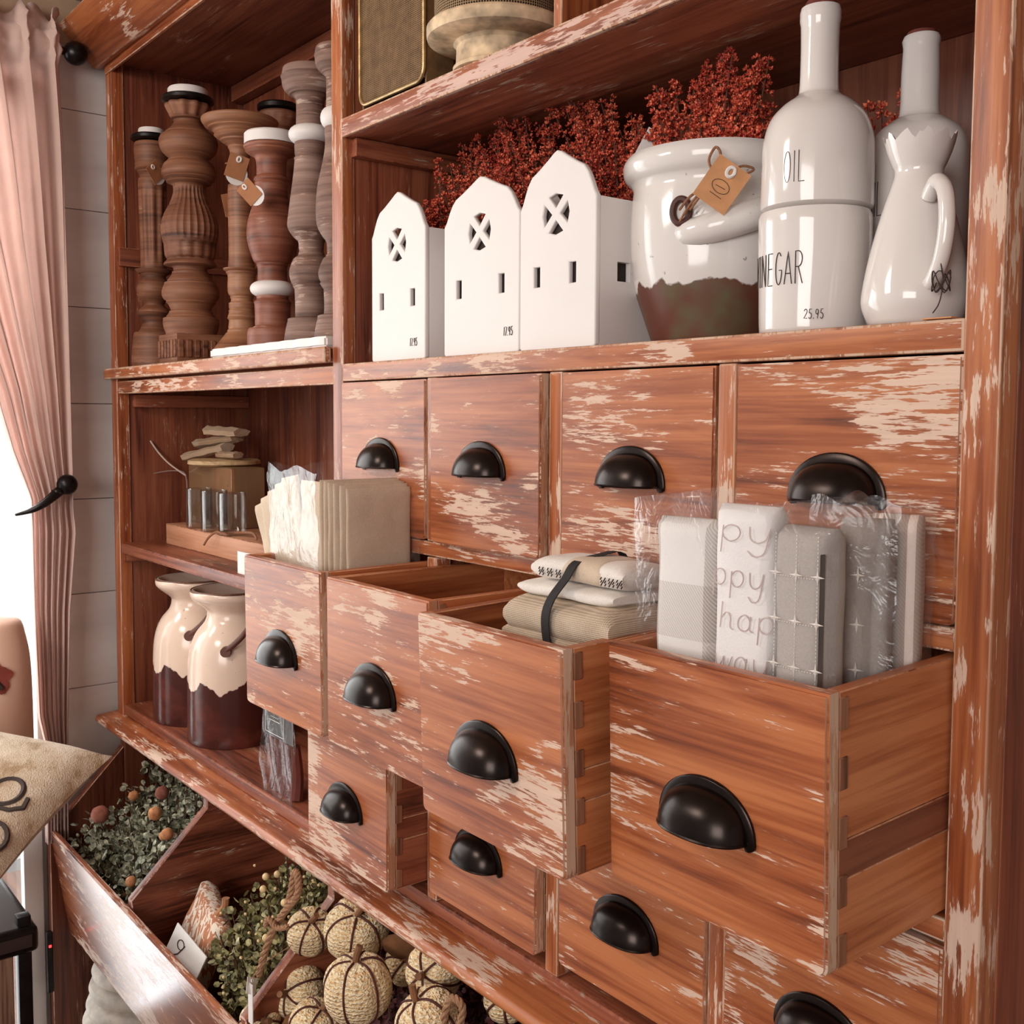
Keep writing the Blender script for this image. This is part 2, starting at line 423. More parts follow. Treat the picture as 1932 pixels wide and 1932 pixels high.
# letters as pen strokes in a unit box
def arc(cx, cy, rx, ry, a0, a1, n=14):
    return [(cx + rx * cos(math.radians(a0 + (a1 - a0) * i / n)), cy + ry * sin(math.radians(a0 + (a1 - a0) * i / n))) for i in range(n + 1)]
GL = {
 'O': [arc(.5, .5, .42, .5, 90, 450, 22)], 'I': [[(.5, 0), (.5, 1)]], 'L': [[(.15, 1), (.15, 0), (.85, 0)]],
 'V': [[(.05, 1), (.5, 0), (.95, 1)]], 'N': [[(.1, 0), (.1, 1), (.9, 0), (.9, 1)]],
 'E': [[(.85, 1), (.15, 1), (.15, 0), (.85, 0)], [(.15, .52), (.75, .52)]],
 'G': [arc(.55, .5, .42, .5, 50, 340, 18) + [(.95, .45), (.6, .45)]],
 'A': [[(.05, 0), (.5, 1), (.95, 0)], [(.2, .33), (.8, .33)]],
 'R': [[(.12, 0), (.12, 1)] + arc(.45, .76, .42, .24, 90, -90, 10) + [(.12, .52)], [(.45, .52), (.92, 0)]],
 '1': [[(.35, .8), (.6, 1), (.5, 0)]], '7': [[(.1, 1), (.9, .95), (.35, 0)]],
 '2': [arc(.5, .75, .38, .25, 170, -30, 8) + [(.1, .02), (.95, .05)]],
 '5': [[(.85, 1), (.3, 1), (.22, .58)] + arc(.48, .3, .38, .3, 110, -150, 10)],
 '9': [arc(.45, .72, .33, .26, 0, 360, 12) + [(.78, .72), (.62, 0)]], '.': [arc(.4, .04, .06, .04, 0, 360, 5)],
 ' ': [],
 'p': [[(.15, .62), (.18, -.45)], arc(.5, .35, .34, .32, 160, -170, 12)],
 'y': [[(.1, .65), (.18, .2), (.42, .04), (.7, .2), (.8, .65)], [(.8, .65), (.72, -.3), (.4, -.5), (.15, -.3)]],
 'h': [[(.12, 1.05), (.12, 0)], [(.12, .35), (.4, .65), (.68, .5), (.72, .1), (.9, .0)]],
 'a': [arc(.42, .32, .32, .32, 40, 400, 14), [(.75, .62), (.74, .12), (.92, .0)]],
 'w': [[(.05, .6), (.2, .05), (.42, .3), (.5, .55), (.55, .1), (.75, .05), (.95, .6)]],
 's': [[(.75, .55), (.4, .65), (.25, .45), (.65, .25), (.6, .02), (.15, .05)]],
}
def strokes(text, wd, ht, gap=.25, slant=0):
    out = []; x = 0
    for ch in text:
        cw = {'I': .35, '.': .4, ' ': .5, '1': .6, 'w': 1.2}.get(ch, 1.0)
        for s in GL[ch]:
            out.append([((x + p[0] * cw) + slant * p[1], p[1]) for p in s])
        x += cw + gap
    tot = x - gap
    return [[(p[0] / tot * wd, p[1] * ht) for p in s] for s in out]
def lettering(name, sts, fmap, r, mat, parent, world=None, local=(0, 0, 0)):
    V, F = [], []
    for s in sts:
        q = []
        for a, b_ in zip(s[:-1], s[1:]):
            n = max(1, int(math.hypot(b_[0] - a[0], b_[1] - a[1]) / .004))
            q += [(a[0] + (b_[0] - a[0]) * k / n, a[1] + (b_[1] - a[1]) * k / n) for k in range(n)]
        q.append(s[-1])
        tube_np([fmap(*p) for p in q], r, 5, True, False, V, F)
    return mesh_any(name, V, F, mat, parent, world, None if world is not None else local)
CAM = Vector((1.3403, -0.7488, -0.0503))

# ------------------------------------------------------------------ room
def shiplap():
    m, t, b = nt('white_shiplap_paint'); v = objvec(t)
    n = noi(t, scl(t, v, (1, .25, 1)), 9, 4)
    L(t, ramp(t, n, [(.3, (.50, .455, .44)), (.55, (.62, .575, .555)), (.8, (.66, .61, .59))]), b.inputs['Base Color'])
    b.inputs['Roughness'].default_value = .55; bump(t, b, n, .3, .002)
    return m
ship = shiplap()
tan_m = plain('tan_board_paint', (.46, .31, .21), .6, 0, .1, 12)
wl = thing('wall_left', (-1.0, -1.2, -1.6), None, None); wl['kind'] = 'structure'
# boards of the window wall: full boards next to the cabinet, short runs round the window opening
ZS = [-1.6 + .0 ] + [-1.435 + .2017 * i for i in range(12)] + [.80]
WY0, WY1, WZ0, WZ1 = -1.25, -.150, -1.42, .62
for a, b_ in zip(ZS[:-1], ZS[1:]):
    if b_ <= WZ0 + .02 or a >= WZ1 - .02:
        wbox('plank', -1.02, -1.0, -2.6, .30, a + .0005, b_ - .0005, ship, wl, .0022, ship)
    else:
        wbox('plank', -1.02, -1.0, WY1, .30, a + .0005, b_ - .0005, ship, wl, .0022, ship)
        wbox('plank', -1.02, -1.0, -2.6, WY0, a + .0005, b_ - .0005, ship, wl, .0022, ship)
for bx in ((WY1, .30, -1.6, .80), (-2.6, WY0, -1.6, .80), (WY0, WY1, -1.6, WZ0 - .02), (WY0, WY1, WZ1 + .02, .80)):
    wbox('gap_blocker', -1.032, -1.0205, *bx, ship, wl, .001, ship)  # backing added to stop outside light leaking through the plank gaps
trimw = plain('window_trim_white', (.78, .75, .73), .45, 0, .03)
winr = thing('window_1', (-1.02, -.72, WZ0), None, None); winr['kind'] = 'structure'
for nm, bx in (('window_frame', (-1.05, -.985, WY1 - .014, WY1, WZ0, WZ1)), ('window_frame', (-1.05, -.985, WY0, WY0 + .05, WZ0, WZ1)),
               ('window_frame', (-1.05, -.985, WY0 + .05, WY1 - .014, WZ1 - .05, WZ1)), ('window_sill', (-1.05, -.86, WY0 + .05, WY1 - .035, -.805, -.78)),
               ('window_bar', (-1.045, -1.02, -.74, -.71, WZ0, WZ1 - .05))):
    wbox(nm, *bx, trimw, winr, .003, trimw)
wbox('pane', -1.040, -1.037, WY0 + .05, WY1 - .014, WZ0, WZ1 - .05, glass, winr, .0004, glass)
o = wbox('glare_backdrop', -2.62, -2.6, -3.2, 2.2, -1.6, 2.4, plain('white_backdrop', (.85, .85, .84), .8, 0, .03), None, .001, trimw); tag(o, kind='structure')  # board added outside so the window shows bright white
bm = bmesh.new(); add_box(bm, -2.5, 3.6, -3.9, .34, -1.64, -1.6)
flm = wood('floor_boards', 'x', .9, ((.05, .02, .012), (.12, .05, .03), (.2, .09, .05)), .5)
tag(bm_obj('floor', bm, flm, smooth=False), kind='structure')
bm = bmesh.new(); add_box(bm, -1.02, 3.6, -2.6, .34, .80, .83)
tag(bm_obj('ceiling', bm, tan_m, smooth=False), kind='structure')
bm = bmesh.new(); add_box(bm, -1.02, 2.6, .305, .34, -1.6, .80)
tag(bm_obj('wall_back', bm, tan_m, smooth=False), kind='structure')
o = wbox('trim_1', -1.0, -.985, -2.6, .30, .712, .80, tan_m, None, .002, tan_m); tag(o, kind='structure')
o = wbox('trim_2', -1.0, -.972, -.20, -.162, -1.6, -.90, trimw, None, .003, trimw); tag(o, kind='structure')

# ------------------------------------------------------------------ cabinet
U_, G_ = .235, .0117
cab = thing('hutch_cabinet', (0, .14, -1.6), 'tall reddish-brown wooden hutch with chipped cream paint, shelves and twelve drawers', 'cabinet')
XL, XR, D = -.967, .957, .285
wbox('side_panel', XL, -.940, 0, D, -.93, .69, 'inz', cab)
prism('side_panel', [(D, -.93), (D, -1.6), (-.155, -1.6), (-.155, -.93), (-.146, -.905), (0, -.755), (0, -.93 + .001)], 'x', XL, -.945, 'redz' if 'redz' in MW else 'inz', cab, (0, 0, 0))
wbox('face_post', XL - .003, -.936, -.003, .022, -.69, .674, 'framez', cab)
wbox('side_panel', -.0125, .0125, .018, D, -.685, .80, 'midz', cab)
wbox('face_post', -.0145, .0145, -.002, .018, -.69, .80, 'framez', cab)
wbox('side_panel', .9455, XR, .02, D, -1.6, .80, 'red', cab)
wbox('face_post', .9275, XR - .001, -.004, .022, -.72, .80, 'edgez', cab)
# plank back of both halves
for x0, x1, z0, z1, n in ((-.94, -.0125, -.66, .69, 9), (.0125, .9455, .0, .80, 8)):
    wd = (x1 - x0) / n
    for i in range(n):
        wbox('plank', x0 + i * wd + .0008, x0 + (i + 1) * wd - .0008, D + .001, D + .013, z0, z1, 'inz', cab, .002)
# left half shelves
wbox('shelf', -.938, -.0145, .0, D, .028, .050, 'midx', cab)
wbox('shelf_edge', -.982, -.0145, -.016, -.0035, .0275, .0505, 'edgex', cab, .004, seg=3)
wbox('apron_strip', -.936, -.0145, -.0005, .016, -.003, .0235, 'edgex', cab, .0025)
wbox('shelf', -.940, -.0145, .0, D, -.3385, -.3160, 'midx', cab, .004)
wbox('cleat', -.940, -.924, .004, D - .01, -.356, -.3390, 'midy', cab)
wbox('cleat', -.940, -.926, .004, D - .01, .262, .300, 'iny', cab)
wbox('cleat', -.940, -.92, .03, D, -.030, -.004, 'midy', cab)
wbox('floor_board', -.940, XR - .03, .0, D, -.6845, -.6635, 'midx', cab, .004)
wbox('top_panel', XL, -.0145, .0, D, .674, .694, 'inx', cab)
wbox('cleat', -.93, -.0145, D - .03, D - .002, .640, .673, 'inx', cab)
# fascia and leaning crown board
wbox('fascia_board', XL, -.0145, -.006, .0, .655, .70, 'framex', cab)
prism('crown_board', [(-.006, .672), (-.020, .668), (-.092, .742), (-.080, .752)], 'x', -.985, 1.2, 'framex', cab, (0, 0, 0), bev=.002)
# right half
wbox('shelf', .0125, .9455, .004, D, .3345, .3590, 'midx', cab, .003)
wbox('shelf_edge', .0146, .9275, -.0035, .0035, .3343, .3592, 'wash', cab, .0025)
wbox('cleat', .0127, .030, .012, D - .01, .309, .334, 'midy', cab)
wbox('cleat', .929, .9454, .022, D - .01, .309, .334, 'midy', cab)
wbox('upright', .457, .470, .002, D, .3592, .80, 'framez', cab)
wbox('counter_board', .0146, .9455, .012, D, .003, .0245, 'midx', cab)
wbox('rail', .0146, .9275, -.003, .0115, .0005, .0250, 'edgex', cab, .0025)
for r_ in (1, 2):
    zt = -.204 * r_ - .019 * (r_ - 1)
    wbox('rail', .0146, .9275, -.001, .02, zt - .0185, zt - .0002, 'edgex', cab, .002)
for zlo, zhi in ((-.2035, .0), (-.427, -.2235), (-.6625, -.4465)):
    for k in (1, 2, 3):
        wbox('stile', k * U_ - G_ + .0015, k * U_ + G_ - .0015, -.002, .02, zlo, zhi, 'edgez', cab, .002)
        wbox('runner', k * U_ - .006, k * U_ + .006, .021, D - .004, zlo, zhi, 'inz', cab)
for z in (-.2135, -.4365):
    wbox('dust_board', .013, .945, .021, D - .004, z - .004, z + .004, 'iny', cab)
wbox('backing_board', .013, .945, D - .003, D + .006, -.66, -.002, 'inz', cab)
# lip below the floor board with a rounded nose
nose = [(.005, -.700), (-.030, -.706)] + [(-.036 - .010 * sin(a), -.698 - .0095 * cos(a)) for a in [PI * i / 8 for i in range(9)]] + [(-.028, -.6885), (.005, -.6850)]
prism('base_ledge', nose, 'x', -.986, XR + .02, 'edgex', cab, (0, 0, 0), bev=0)
wbox('bin_back', -.945, .945, .20, .215, -1.12, -.70, 'inx', cab)
wbox('bin_floor', -.945, .945, -.105, .20, -1.135, -1.12, 'inx', cab)
wbox('plinth_board', -.945, .945, .12, .135, -1.6, -1.14, 'inx', cab)
fb = [(-.155, -.905), (-.143, -.903), (-.108, -1.13), (-.120, -1.132)]
prism('bin_front', fb, 'x', -.962, .95, 'binfront', cab, (0, 0, 0), bev=.003, wear='wash', seg=2)
for x in (-.500, -.032, .436):
    prism('bin_divider', [(.20, -.71), (-.002, -.712), (-.002, -.758), (-.142, -.893), (-.107, -1.12), (.20, -1.12)], 'x', x - .009, x + .009, 'midy', cab, (0, 0, 0), bev=.002, wear='wash')

# cup pull: half dome with a flange, open below
def pull_mesh():
    V, F = [], []
    A, B, Dp = .0400, .0320, .027
    nu, ns = 28, 12
    def pt(u, s, off=0):
        x = (A - off) * math.copysign(abs(cos(u)) ** .85, cos(u)); r = abs(sin(u)) ** .8
        return (x, -(Dp - off) * r * sin(s), (B - off) * r * cos(s))
    for off in (0, .0018):
        for i in range(nu + 1):
            for j in range(ns + 1):
                V.append(pt(PI * i / nu, PI / 2 * j / ns, off))
    st = (nu + 1) * (ns + 1)
    for i in range(nu):
        for j in range(ns):
            a = i * (ns + 1) + j
            F.append((a, a + 1, a + ns + 2, a + ns + 1)); F.append((st + a, st + a + ns + 1, st + a + ns + 2, st + a + 1))
        a = i * (ns + 1) + ns
        F.append((a, st + a, st + a + ns + 1, a + ns + 1))
    # lip tube along the open lower edge
    tube_np([pt(PI * i / nu, PI / 2, .0004) for i in range(nu + 1)], .0013, 6, True, False, V, F)
    # flange: flat band behind the dome with rounded feet
    out_, in_ = [], []
    for i in range(nu + 1):
        u = PI * i / nu
        out_.append((.0465 * cos(u), .0390 * abs(sin(u)) ** .92)); in_.append((.037 * cos(u), .029 * abs(sin(u)) ** .92))
    foot = lambda s: [(s * .0460, -.005), (s * .0435, -.0085), (s * .0385, -.0085), (s * .0365, -.004)]
    ring_o = [(.0425, -.0052), (.046, -.0028)] + out_ + [(-.046, -.0028), (-.0425, -.0052)]; ring_i = [(.0385, -.0050), (.0372, -.0020)] + in_ + [(-.0372, -.0020), (-.0385, -.0050)]
    b0 = len(V)
    for (ox, oz), (ix, iz) in zip(ring_o, ring_i):
        V += [(ox, 0, oz), (ox, -.0022, oz), (ox * .97, -.0032, oz * .97), (ix, -.0026, iz), (ix, 0, iz)]
    for i in range(len(ring_o) - 1):
        for j in range(5):
            a = b0 + i * 5 + j; b_ = b0 + i * 5 + (j + 1) % 5
            F.append((a, b_, b_ + 5, a + 5))
    for e in (0, len(ring_o) - 1):
        F.append(tuple(b0 + e * 5 + j for j in range(5)))
    me = bpy.data.meshes.new('cup_pull'); me.from_pydata(V, [], F); me.update()
    bm = bmesh.new(); bm.from_mesh(me); bmesh.ops.recalc_face_normals(bm, faces=bm.faces); bm.to_mesh(me); bm.free()
    return finish(me, pull_m, True, 50)
PULL = pull_mesh()
def front_mesh(wd, ht, th):
    r = .007; pts = [(-wd / 2, ht / 2), (wd / 2, ht / 2)]
    pts += [(wd / 2 - r + r * cos(a), -ht / 2 + r + r * sin(a)) for a in [-PI / 2 * i / 4 for i in range(5)]]
    pts += [(-wd / 2 + r - r * sin(a), -ht / 2 + r - r * cos(a)) for a in [PI / 2 * i / 4 for i in range(5)]]
    bm = bmesh.new()
    lo = [bm.verts.new((p[0], 0, p[1])) for p in pts]; hi = [bm.verts.new((p[0], th, p[1])) for p in pts]
    n = len(pts); bm.faces.new(lo); bm.faces.new(hi[::-1])
    for i in range(n): bm.faces.new((lo[i], hi[i], hi[(i + 1) % n], lo[(i + 1) % n]))
    bmesh.ops.recalc_face_normals(bm, faces=bm.faces)
    es = [e for e in bm.edges if abs(e.verts[0].co.y - e.verts[1].co.y) < 1e-6]
    bmesh.ops.bevel(bm, geom=es, offset=.0020, segments=2, affect='EDGES'); bm.normal_update()
    for f in bm.faces: f.material_index = 0 if abs(f.normal.y) > .98 or abs(f.normal.z) > .99 else 1
    me = bpy.data.meshes.new('drawer'); bm.to_mesh(me); bm.free()
    return finish(me, [MW['frontx'], MW['wear']], True, 38)
def drawer(k, zt, zb, d, ang, zoff, xo=0, side='rawy', dark=False, label=None):
    wd = U_ - 2 * G_ - .0015; ht = zt - zb; th = .014
    o = bpy.data.objects.new('drawer', front_mesh(wd, ht, th))
    wc = Vector((k * U_ + U_ / 2 + xo, -d, (zt + zb) / 2))
    link(o, cab, wc); o.rotation_euler = (ang, 0, 0)
    if label: o['label'] = label
    bk = .262; h2 = ht / 2
    for s in (-1, 1):
        x1 = s * wd / 2; x0 = x1 - s * .011; a, b_ = min(x0, x1), max(x0, x1)
        for f0, f1, mt in ((0, .53, side), (.53, .67, 'iny' if dark else side), (.67, 1, side)):
            wbox('side_plank', a, b_, th - .001, bk, h2 - ht * f1 + .002 * (f1 == 1) + .0002, h2 - ht * f0 - .0002, mt, o, .0009, 'rawwear', 1, True)
        if s > 0:
            for i in range(5):
                zc = h2 - ht * (.08 + .21 * i)
                wbox('finger_joint', b_ - .004, b_ + .0009, .0130, .0225, zc - .0115, zc + .0115, 'end', o, .0008, 'end', 1, True)
    wbox('back_board', -wd / 2 + .0115, wd / 2 - .0115, bk - .011, bk, -h2 + .003, h2 - .004, side, o, .0009, 'rawwear', 1, True)
    wbox('bottom_board', -wd / 2 + .0115, wd / 2 - .0115, th, bk - .0115, -h2 + .006, -h2 + .012, 'midy', o, .0009, 'rawwear', 1, True)
    p = bpy.data.objects.new('cup_pull', PULL); link(p, o, None, (0, -.0002, zoff))
    p['label'] = 'black half-moon metal pull'
    return o
for k, d, dk in ((0, .004, 0), (1, .013, 0), (2, .0045, 0), (3, .004, 0)):
    drawer(k, -.0015, -.2025, d, 0, -.013)
DR = {}
for k, zt, zb, d, ang, xo in ((0, -.232, -.430, .1510, .010, .0002), (1, -.2335, -.4275, .1550, .004, -.003), (2, -.2355, -.4295, .1880, .033, .0074), (3, -.2305, -.4270, .1520, .030, -.0022)):
    DR[k] = drawer(k, zt, zb, d, -ang * 0 + ang, -.024, xo, 'rawy', k == 3)
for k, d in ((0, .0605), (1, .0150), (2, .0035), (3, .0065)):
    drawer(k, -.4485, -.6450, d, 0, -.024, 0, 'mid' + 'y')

# ------------------------------------------------------------------ candlesticks
P_A=(-0.861,0.052,0.05,[(0.0461,0.0),(0.0461,0.024),(0.0416,0.0685),(0.0328,0.0728),(0.0241,0.0923),(0.0328,0.114),(0.0197,0.1301),(0.0327,0.1463),(0.0327,0.1678),(0.024,0.1872),(0.037,0.2),(0.0261,0.2054),(0.0281,0.3703),(0.0216,0.3756),(0.0259,0.3914),(0.0345,0.4019),(0.0324,0.4072),(0.0323,0.4545),(0.0,0.455)])
P_B=(-0.674,0.055,0.05,[(0.0472,0.056),(0.0472,0.0604),(0.0513,0.0725),(0.0512,0.0857),(0.0389,0.1009),(0.0409,0.113),(0.0532,0.1311),(0.049,0.1512),(0.0347,0.1713),(0.0326,0.1853),(0.0489,0.1893),(0.0428,0.1993),(0.0468,0.2063),(0.0488,0.2282),(0.0498,0.2312),(0.0538,0.256),(0.0486,0.2808),(0.0324,0.3153),(0.0303,0.338),(0.0404,0.3449),(0.0504,0.3596),(0.0464,0.3772),(0.0363,0.3889),(0.0503,0.4036),(0.0533,0.426),(0.0321,0.4474),(0.0261,0.459),(0.0321,0.4629),(0.0361,0.4716),(0.041,0.4909),(0.0,0.4915)])
P_C=(-0.542,0.1,0.05,[(0.0551,0.0),(0.0551,0.0199),(0.0315,0.0522),(0.0265,0.059),(0.0236,0.0785),(0.0275,0.0834),(0.0236,0.0931),(0.0236,0.1077),(0.0196,0.1175),(0.0255,0.132),(0.0255,0.1611),(0.0333,0.1728),(0.0235,0.1805),(0.0234,0.3106),(0.0195,0.325),(0.0136,0.3442),(0.0195,0.3872),(0.0292,0.3996),(0.0428,0.4092),(0.0486,0.4206),(0.0641,0.4301),(0.0641,0.4444),(0.0,0.4453)])
P_D=(-0.344,0.066,0.05,[(0.043,0.0),(0.043,0.021),(0.0412,0.0477),(0.0304,0.0539),(0.0304,0.0955),(0.0268,0.0982),(0.025,0.1291),(0.025,0.153),(0.0321,0.1644),(0.041,0.1952),(0.04,0.226),(0.0284,0.2654),(0.0266,0.2872),(0.0293,0.296),(0.0248,0.3047),(0.0266,0.3308),(0.039,0.3395),(0.043,0.3526),(0.0,0.353)])
P_E=(-0.199,0.063,0.05,[(0.0435,0.0),(0.0435,0.0233),(0.0368,0.0541),(0.0267,0.0582),(0.0267,0.1022),(0.0301,0.1064),(0.035,0.1271),(0.0284,0.1478),(0.02,0.156),(0.02,0.1767),(0.025,0.1792),(0.0367,0.1973),(0.035,0.222),(0.0283,0.2714),(0.0249,0.3043),(0.0250,0.3248),(0.0225,0.3551),(0.0232,0.396),(0.0348,0.4025),(0.0431,0.4148),(0.0431,0.4352),(0.0364,0.4433),(0.0,0.4433)])
P_F=(-0.618,0.215,0.05,[(0.0523,0.0),(0.0522,0.0951),(0.0312,0.1363),(0.0437,0.1774),(0.0311,0.2184),(0.0456,0.2796),(0.031,0.3202),(0.0258,0.3708),(0.0412,0.4011),(0.0309,0.4413),(0.0267,0.4564),(0.0339,0.4664),(0.037,0.4914),(0.0,0.492)])
P_G=(-0.082,0.048,0.05,[(0.038,0.0),(0.038,0.0239),(0.032,0.0504),(0.024,0.0551),(0.024,0.0901),(0.0271,0.0939),(0.0318,0.1133),(0.0255,0.1327),(0.0192,0.1404),(0.0192,0.1597),(0.0229,0.1636),(0.0340,0.1867),(0.0332,0.2328),(0.0238,0.2787),(0.0207,0.3016),(0.0214,0.3184),(0.0212,0.3222),(0.0190,0.3526),(0.019,0.3966),(0.0262,0.4042),(0.0339,0.4155),(0.0339,0.4366),(0.0263,0.4419),(0.0,0.4419)])
def torus_prof(r, z0, z1, rin):
    n = 10; c = (z0 + z1) / 2; h = (z1 - z0) / 2
    return [(rin, z0)] + [(rin + (r - rin) * (1 - (1 - cos(a)) * 0) * 1.0 if 0 else rin + (r - rin) * sin(a), c - h * cos(a)) for a in [PI * i / n for i in range(1, n)]] + [(rin, z1)]
def candlestick(P, label, mat, fn=None, seg=64, black=None, whitecap=None, rings=(), square=None, sub=10, grooves=()):
    x, y, z, prof = P; f0 = fn
    def fn(r, z_, a):
        q = f0(r, z_, a) if f0 else r
        for g_ in grooves:
            d = (z_ - g_) / .0016
            if abs(d) < 3: q += r * .045 * math.exp(-d * d) - r * .05 * math.exp(-(d - 1.6) ** 2)
        return q
    t = thing('candlestick', (x, y, z), label, 'candlestick', 'turned wooden candlesticks on the upper left shelf')
    lathe('turned_shaft', prof, mat, t, None, (0, 0, 0), seg, fn, sub)
    if square:
        s, h = square
        wbox('square_base', -s, s, -s, s, 0, h, mat, t, .003, mat, 2, True)
    if black:
        r, z0, z1 = black
        lathe('drip_plate', [(0, z0), (r * .8, z0), (r, z0 + .004), (r, z1 - .003), (r * .93, z1), (0, z1)], iron, t, None, (0, 0, 0), 48, None, 1)
    if whitecap:
        r, z0, z1 = whitecap
        lathe('white_top', [(0, z0), (r, z0), (r, z1 - .003), (r * .94, z1), (0, z1)], white_matte, t, None, (0, 0, 0), 48, None, 1)
    for r, z0, z1, rin in rings:
        lathe('white_ring', torus_prof(r, z0, z1, rin), white_matte, t, None, (0, 0, 0), 48, None, 1)
    return t
def flute(z0, z1, n, d, p=1.0):
    def f(r, z, a):
        if z0 < z < z1:
            e = min(1, (z - z0) / .012, (z1 - z) / .012)
            return r - d * e * (.5 + .5 * cos(n * a)) ** p
        return r
    return f
def flB(r, z, a):
    if .232 < z < .338:
        e = max(0, min(1, (z - .232) / .01, (.338 - z) / .01)); return r - .0024 * e * (.5 + .5 * cos(26 * a)) ** .6
    if .2 < z < .230: return r - .0022 * abs(sin(7 * a)) ** 3
    if .465 < z < .491: return r - .004 * abs(sin(5 * a)) ** 2
    return r
ca = candlestick(P_A, 'fluted-column brown candlestick at the far left, black plate and white candle stub', turn_dark, flute(.21, .368, 9, .004), 72, (.0409, .4566, .4692), (.0258, .4692, .4828), grooves=(.112, .15, .19, .395, .41))
cb = candlestick(P_B, 'stout dark-brown candlestick with a ribbed pear-shaped body and square base', turn_dark, flB, 156, (.048, .4919, .5044), (.037, .5046, .5198), (), (.047, .057), grooves=(.088, .101, .118, .155, .176, .30, .345, .352, .386, .395, .432, .462))
for i in range(6):
    for s in (0, 1):
        u = -.0395 + .0158 * i
        bx = (u - .005, u + .005, -.0495, -.0465, .012, .045) if s == 0 else (.0465, .0495, u - .005, u + .005, .012, .045)
        wbox('dentil', *bx, turn_dark, cb, .001, turn_dark, 1, True)
cc = candlestick(P_C, 'slim light-brown candlestick with a wide dish top carrying a white dome', turn_light, None, 48, None, None, grooves=(.06, .082, .096, .11, .12, .165, .18, .325, .392, .403, .413, .424))
lathe('white_dome', [(0.019, .4453), (.0185, .449), (.013, .4545), (.006, .4565), (0, .457)], white_matte, cc, None, (0, 0, 0), 32)
cd_ = candlestick(P_D, 'reddish vase-shaped candlestick with a thick white disc top', turn_red, None, 56, None, (.0443, .3532, .3726), ((.0375, .1026, .1285, .02),), grooves=(.052, .094, .155, .290, .300, .342))
ce = candlestick(P_E, 'tall greyish candlestick with a cupped wooden top and one white ring under it', turn_grey, None, 56, None, None, ((.0345, .3270, .3545, .018),), grooves=(.055, .105, .158, .176, .305, .400, .428))
cf = candlestick(P_F, 'rear candlestick with a black plate, mostly hidden behind the wide dish top', turn_dark, flute(.466, .49, 12, .002), 60, (.041, .4925, .507), (.0, .0, .0) and None)
cg = candlestick(P_G, 'greyish candlestick half hidden by the hutch post, with a white ball ring', turn_grey, None, 56, None, None, ((.0275, .3240, .3540, .016),), grooves=(.05, .098, .14, .160, .402, .428))
def swing_tag(parent, p, size, ang, white=True, tilt=.2, mat=None, name='price_tag'):
    """kraft tag tied with twine, round white card behind it; p in world"""
    wp = Vector(p)
    rt = Vector((.62, .785, 0)); up = Vector((0, 0, 1)); fw = (CAM - wp).normalized()
    rt = (Vector((-fw.y, fw.x, 0))).normalized(); up = fw.cross(rt).normalized()
    rt2 = rt * cos(ang) + up * sin(ang); up2 = -rt * sin(ang) + up * cos(ang)
    n = (fw + rt * tilt).normalized(); rt2 = (rt2 - n * rt2.dot(n)).normalized(); up2 = n.cross(rt2).normalized()
    Mx = Matrix((rt2, up2, n)).transposed().to_4x4(); Mx.translation = wp - W[parent.name]
    s = size
    bm = bmesh.new(); pts = [(-.5, -.6), (.5, -.6), (.5, .6), (-.5, .6)]
    lo = [bm.verts.new(Mx @ Vector((a * s, b_ * s, 0))) for a, b_ in pts]; hi = [bm.verts.new(Mx @ Vector((a * s, b_ * s, .0007))) for a, b_ in pts]
    bm.faces.new(lo[::-1]); bm.faces.new(hi)
    for i in range(4): bm.faces.new((lo[i], lo[(i + 1) % 4], hi[(i + 1) % 4], hi[i]))
    g = bm_obj(name, bm, mat or kraft, parent, None, (0, 0, 0), False)
    V, F = tube_np([Mx @ Vector((s * .1 * cos(a), s * .38 + s * .13 * sin(a), .0014)) for a in [2 * PI * i / 12 for i in range(12)]], s * .05, 6, False, True)
    mesh_any('eyelet', V, F, card, g, None, (0, 0, 0))
    if white:
        bm = bmesh.new(); M2 = Mx @ Matrix.Translation((s * .1, -s * .35, -.0012))
        bmesh.ops.create_cone(bm, cap_ends=True, segments=24, radius1=s * .55, radius2=s * .55, depth=.0008, matrix=M2)
        o = bm_obj('round_card', bm, card, parent, None, (0, 0, 0), False)
    return g, Mx
swing_tag(ca, (-.712, .004, .415), .030, .5, True, .9)
g, _ = swing_tag(cc, (-.428, .042, .380), .034, -.3, True)
tube('twine', [(.002, -.03, .36), (.055, -.045, .350), (.113, -.058, .343)], .0011, twine, cc, None, (0, 0, 0), 6)
swing_tag(cd_, (-.300, .006, .312), .029, .75, True, -.5)
swing_tag(cb, (-.572, .095, .345), .034, .2, True, .5)
# scalloped white board along the front of the shelf
sc = thing('serving_board', (-.22, .006, .0503), 'long white scalloped wooden board lying along the shelf front below the candlesticks', 'board')
pts = [(-.215, .011)] + [(-.215 + .41 * i / 40, -.0135 - .0035 * abs(sin(i * PI / 5))) for i in range(41)] + [(.195, .011)]
prism('board', pts, 'z', 0, .0155, white_matte, sc, (0, 0, 0), (0, 0, 0), .003, white_matte, True, 2)
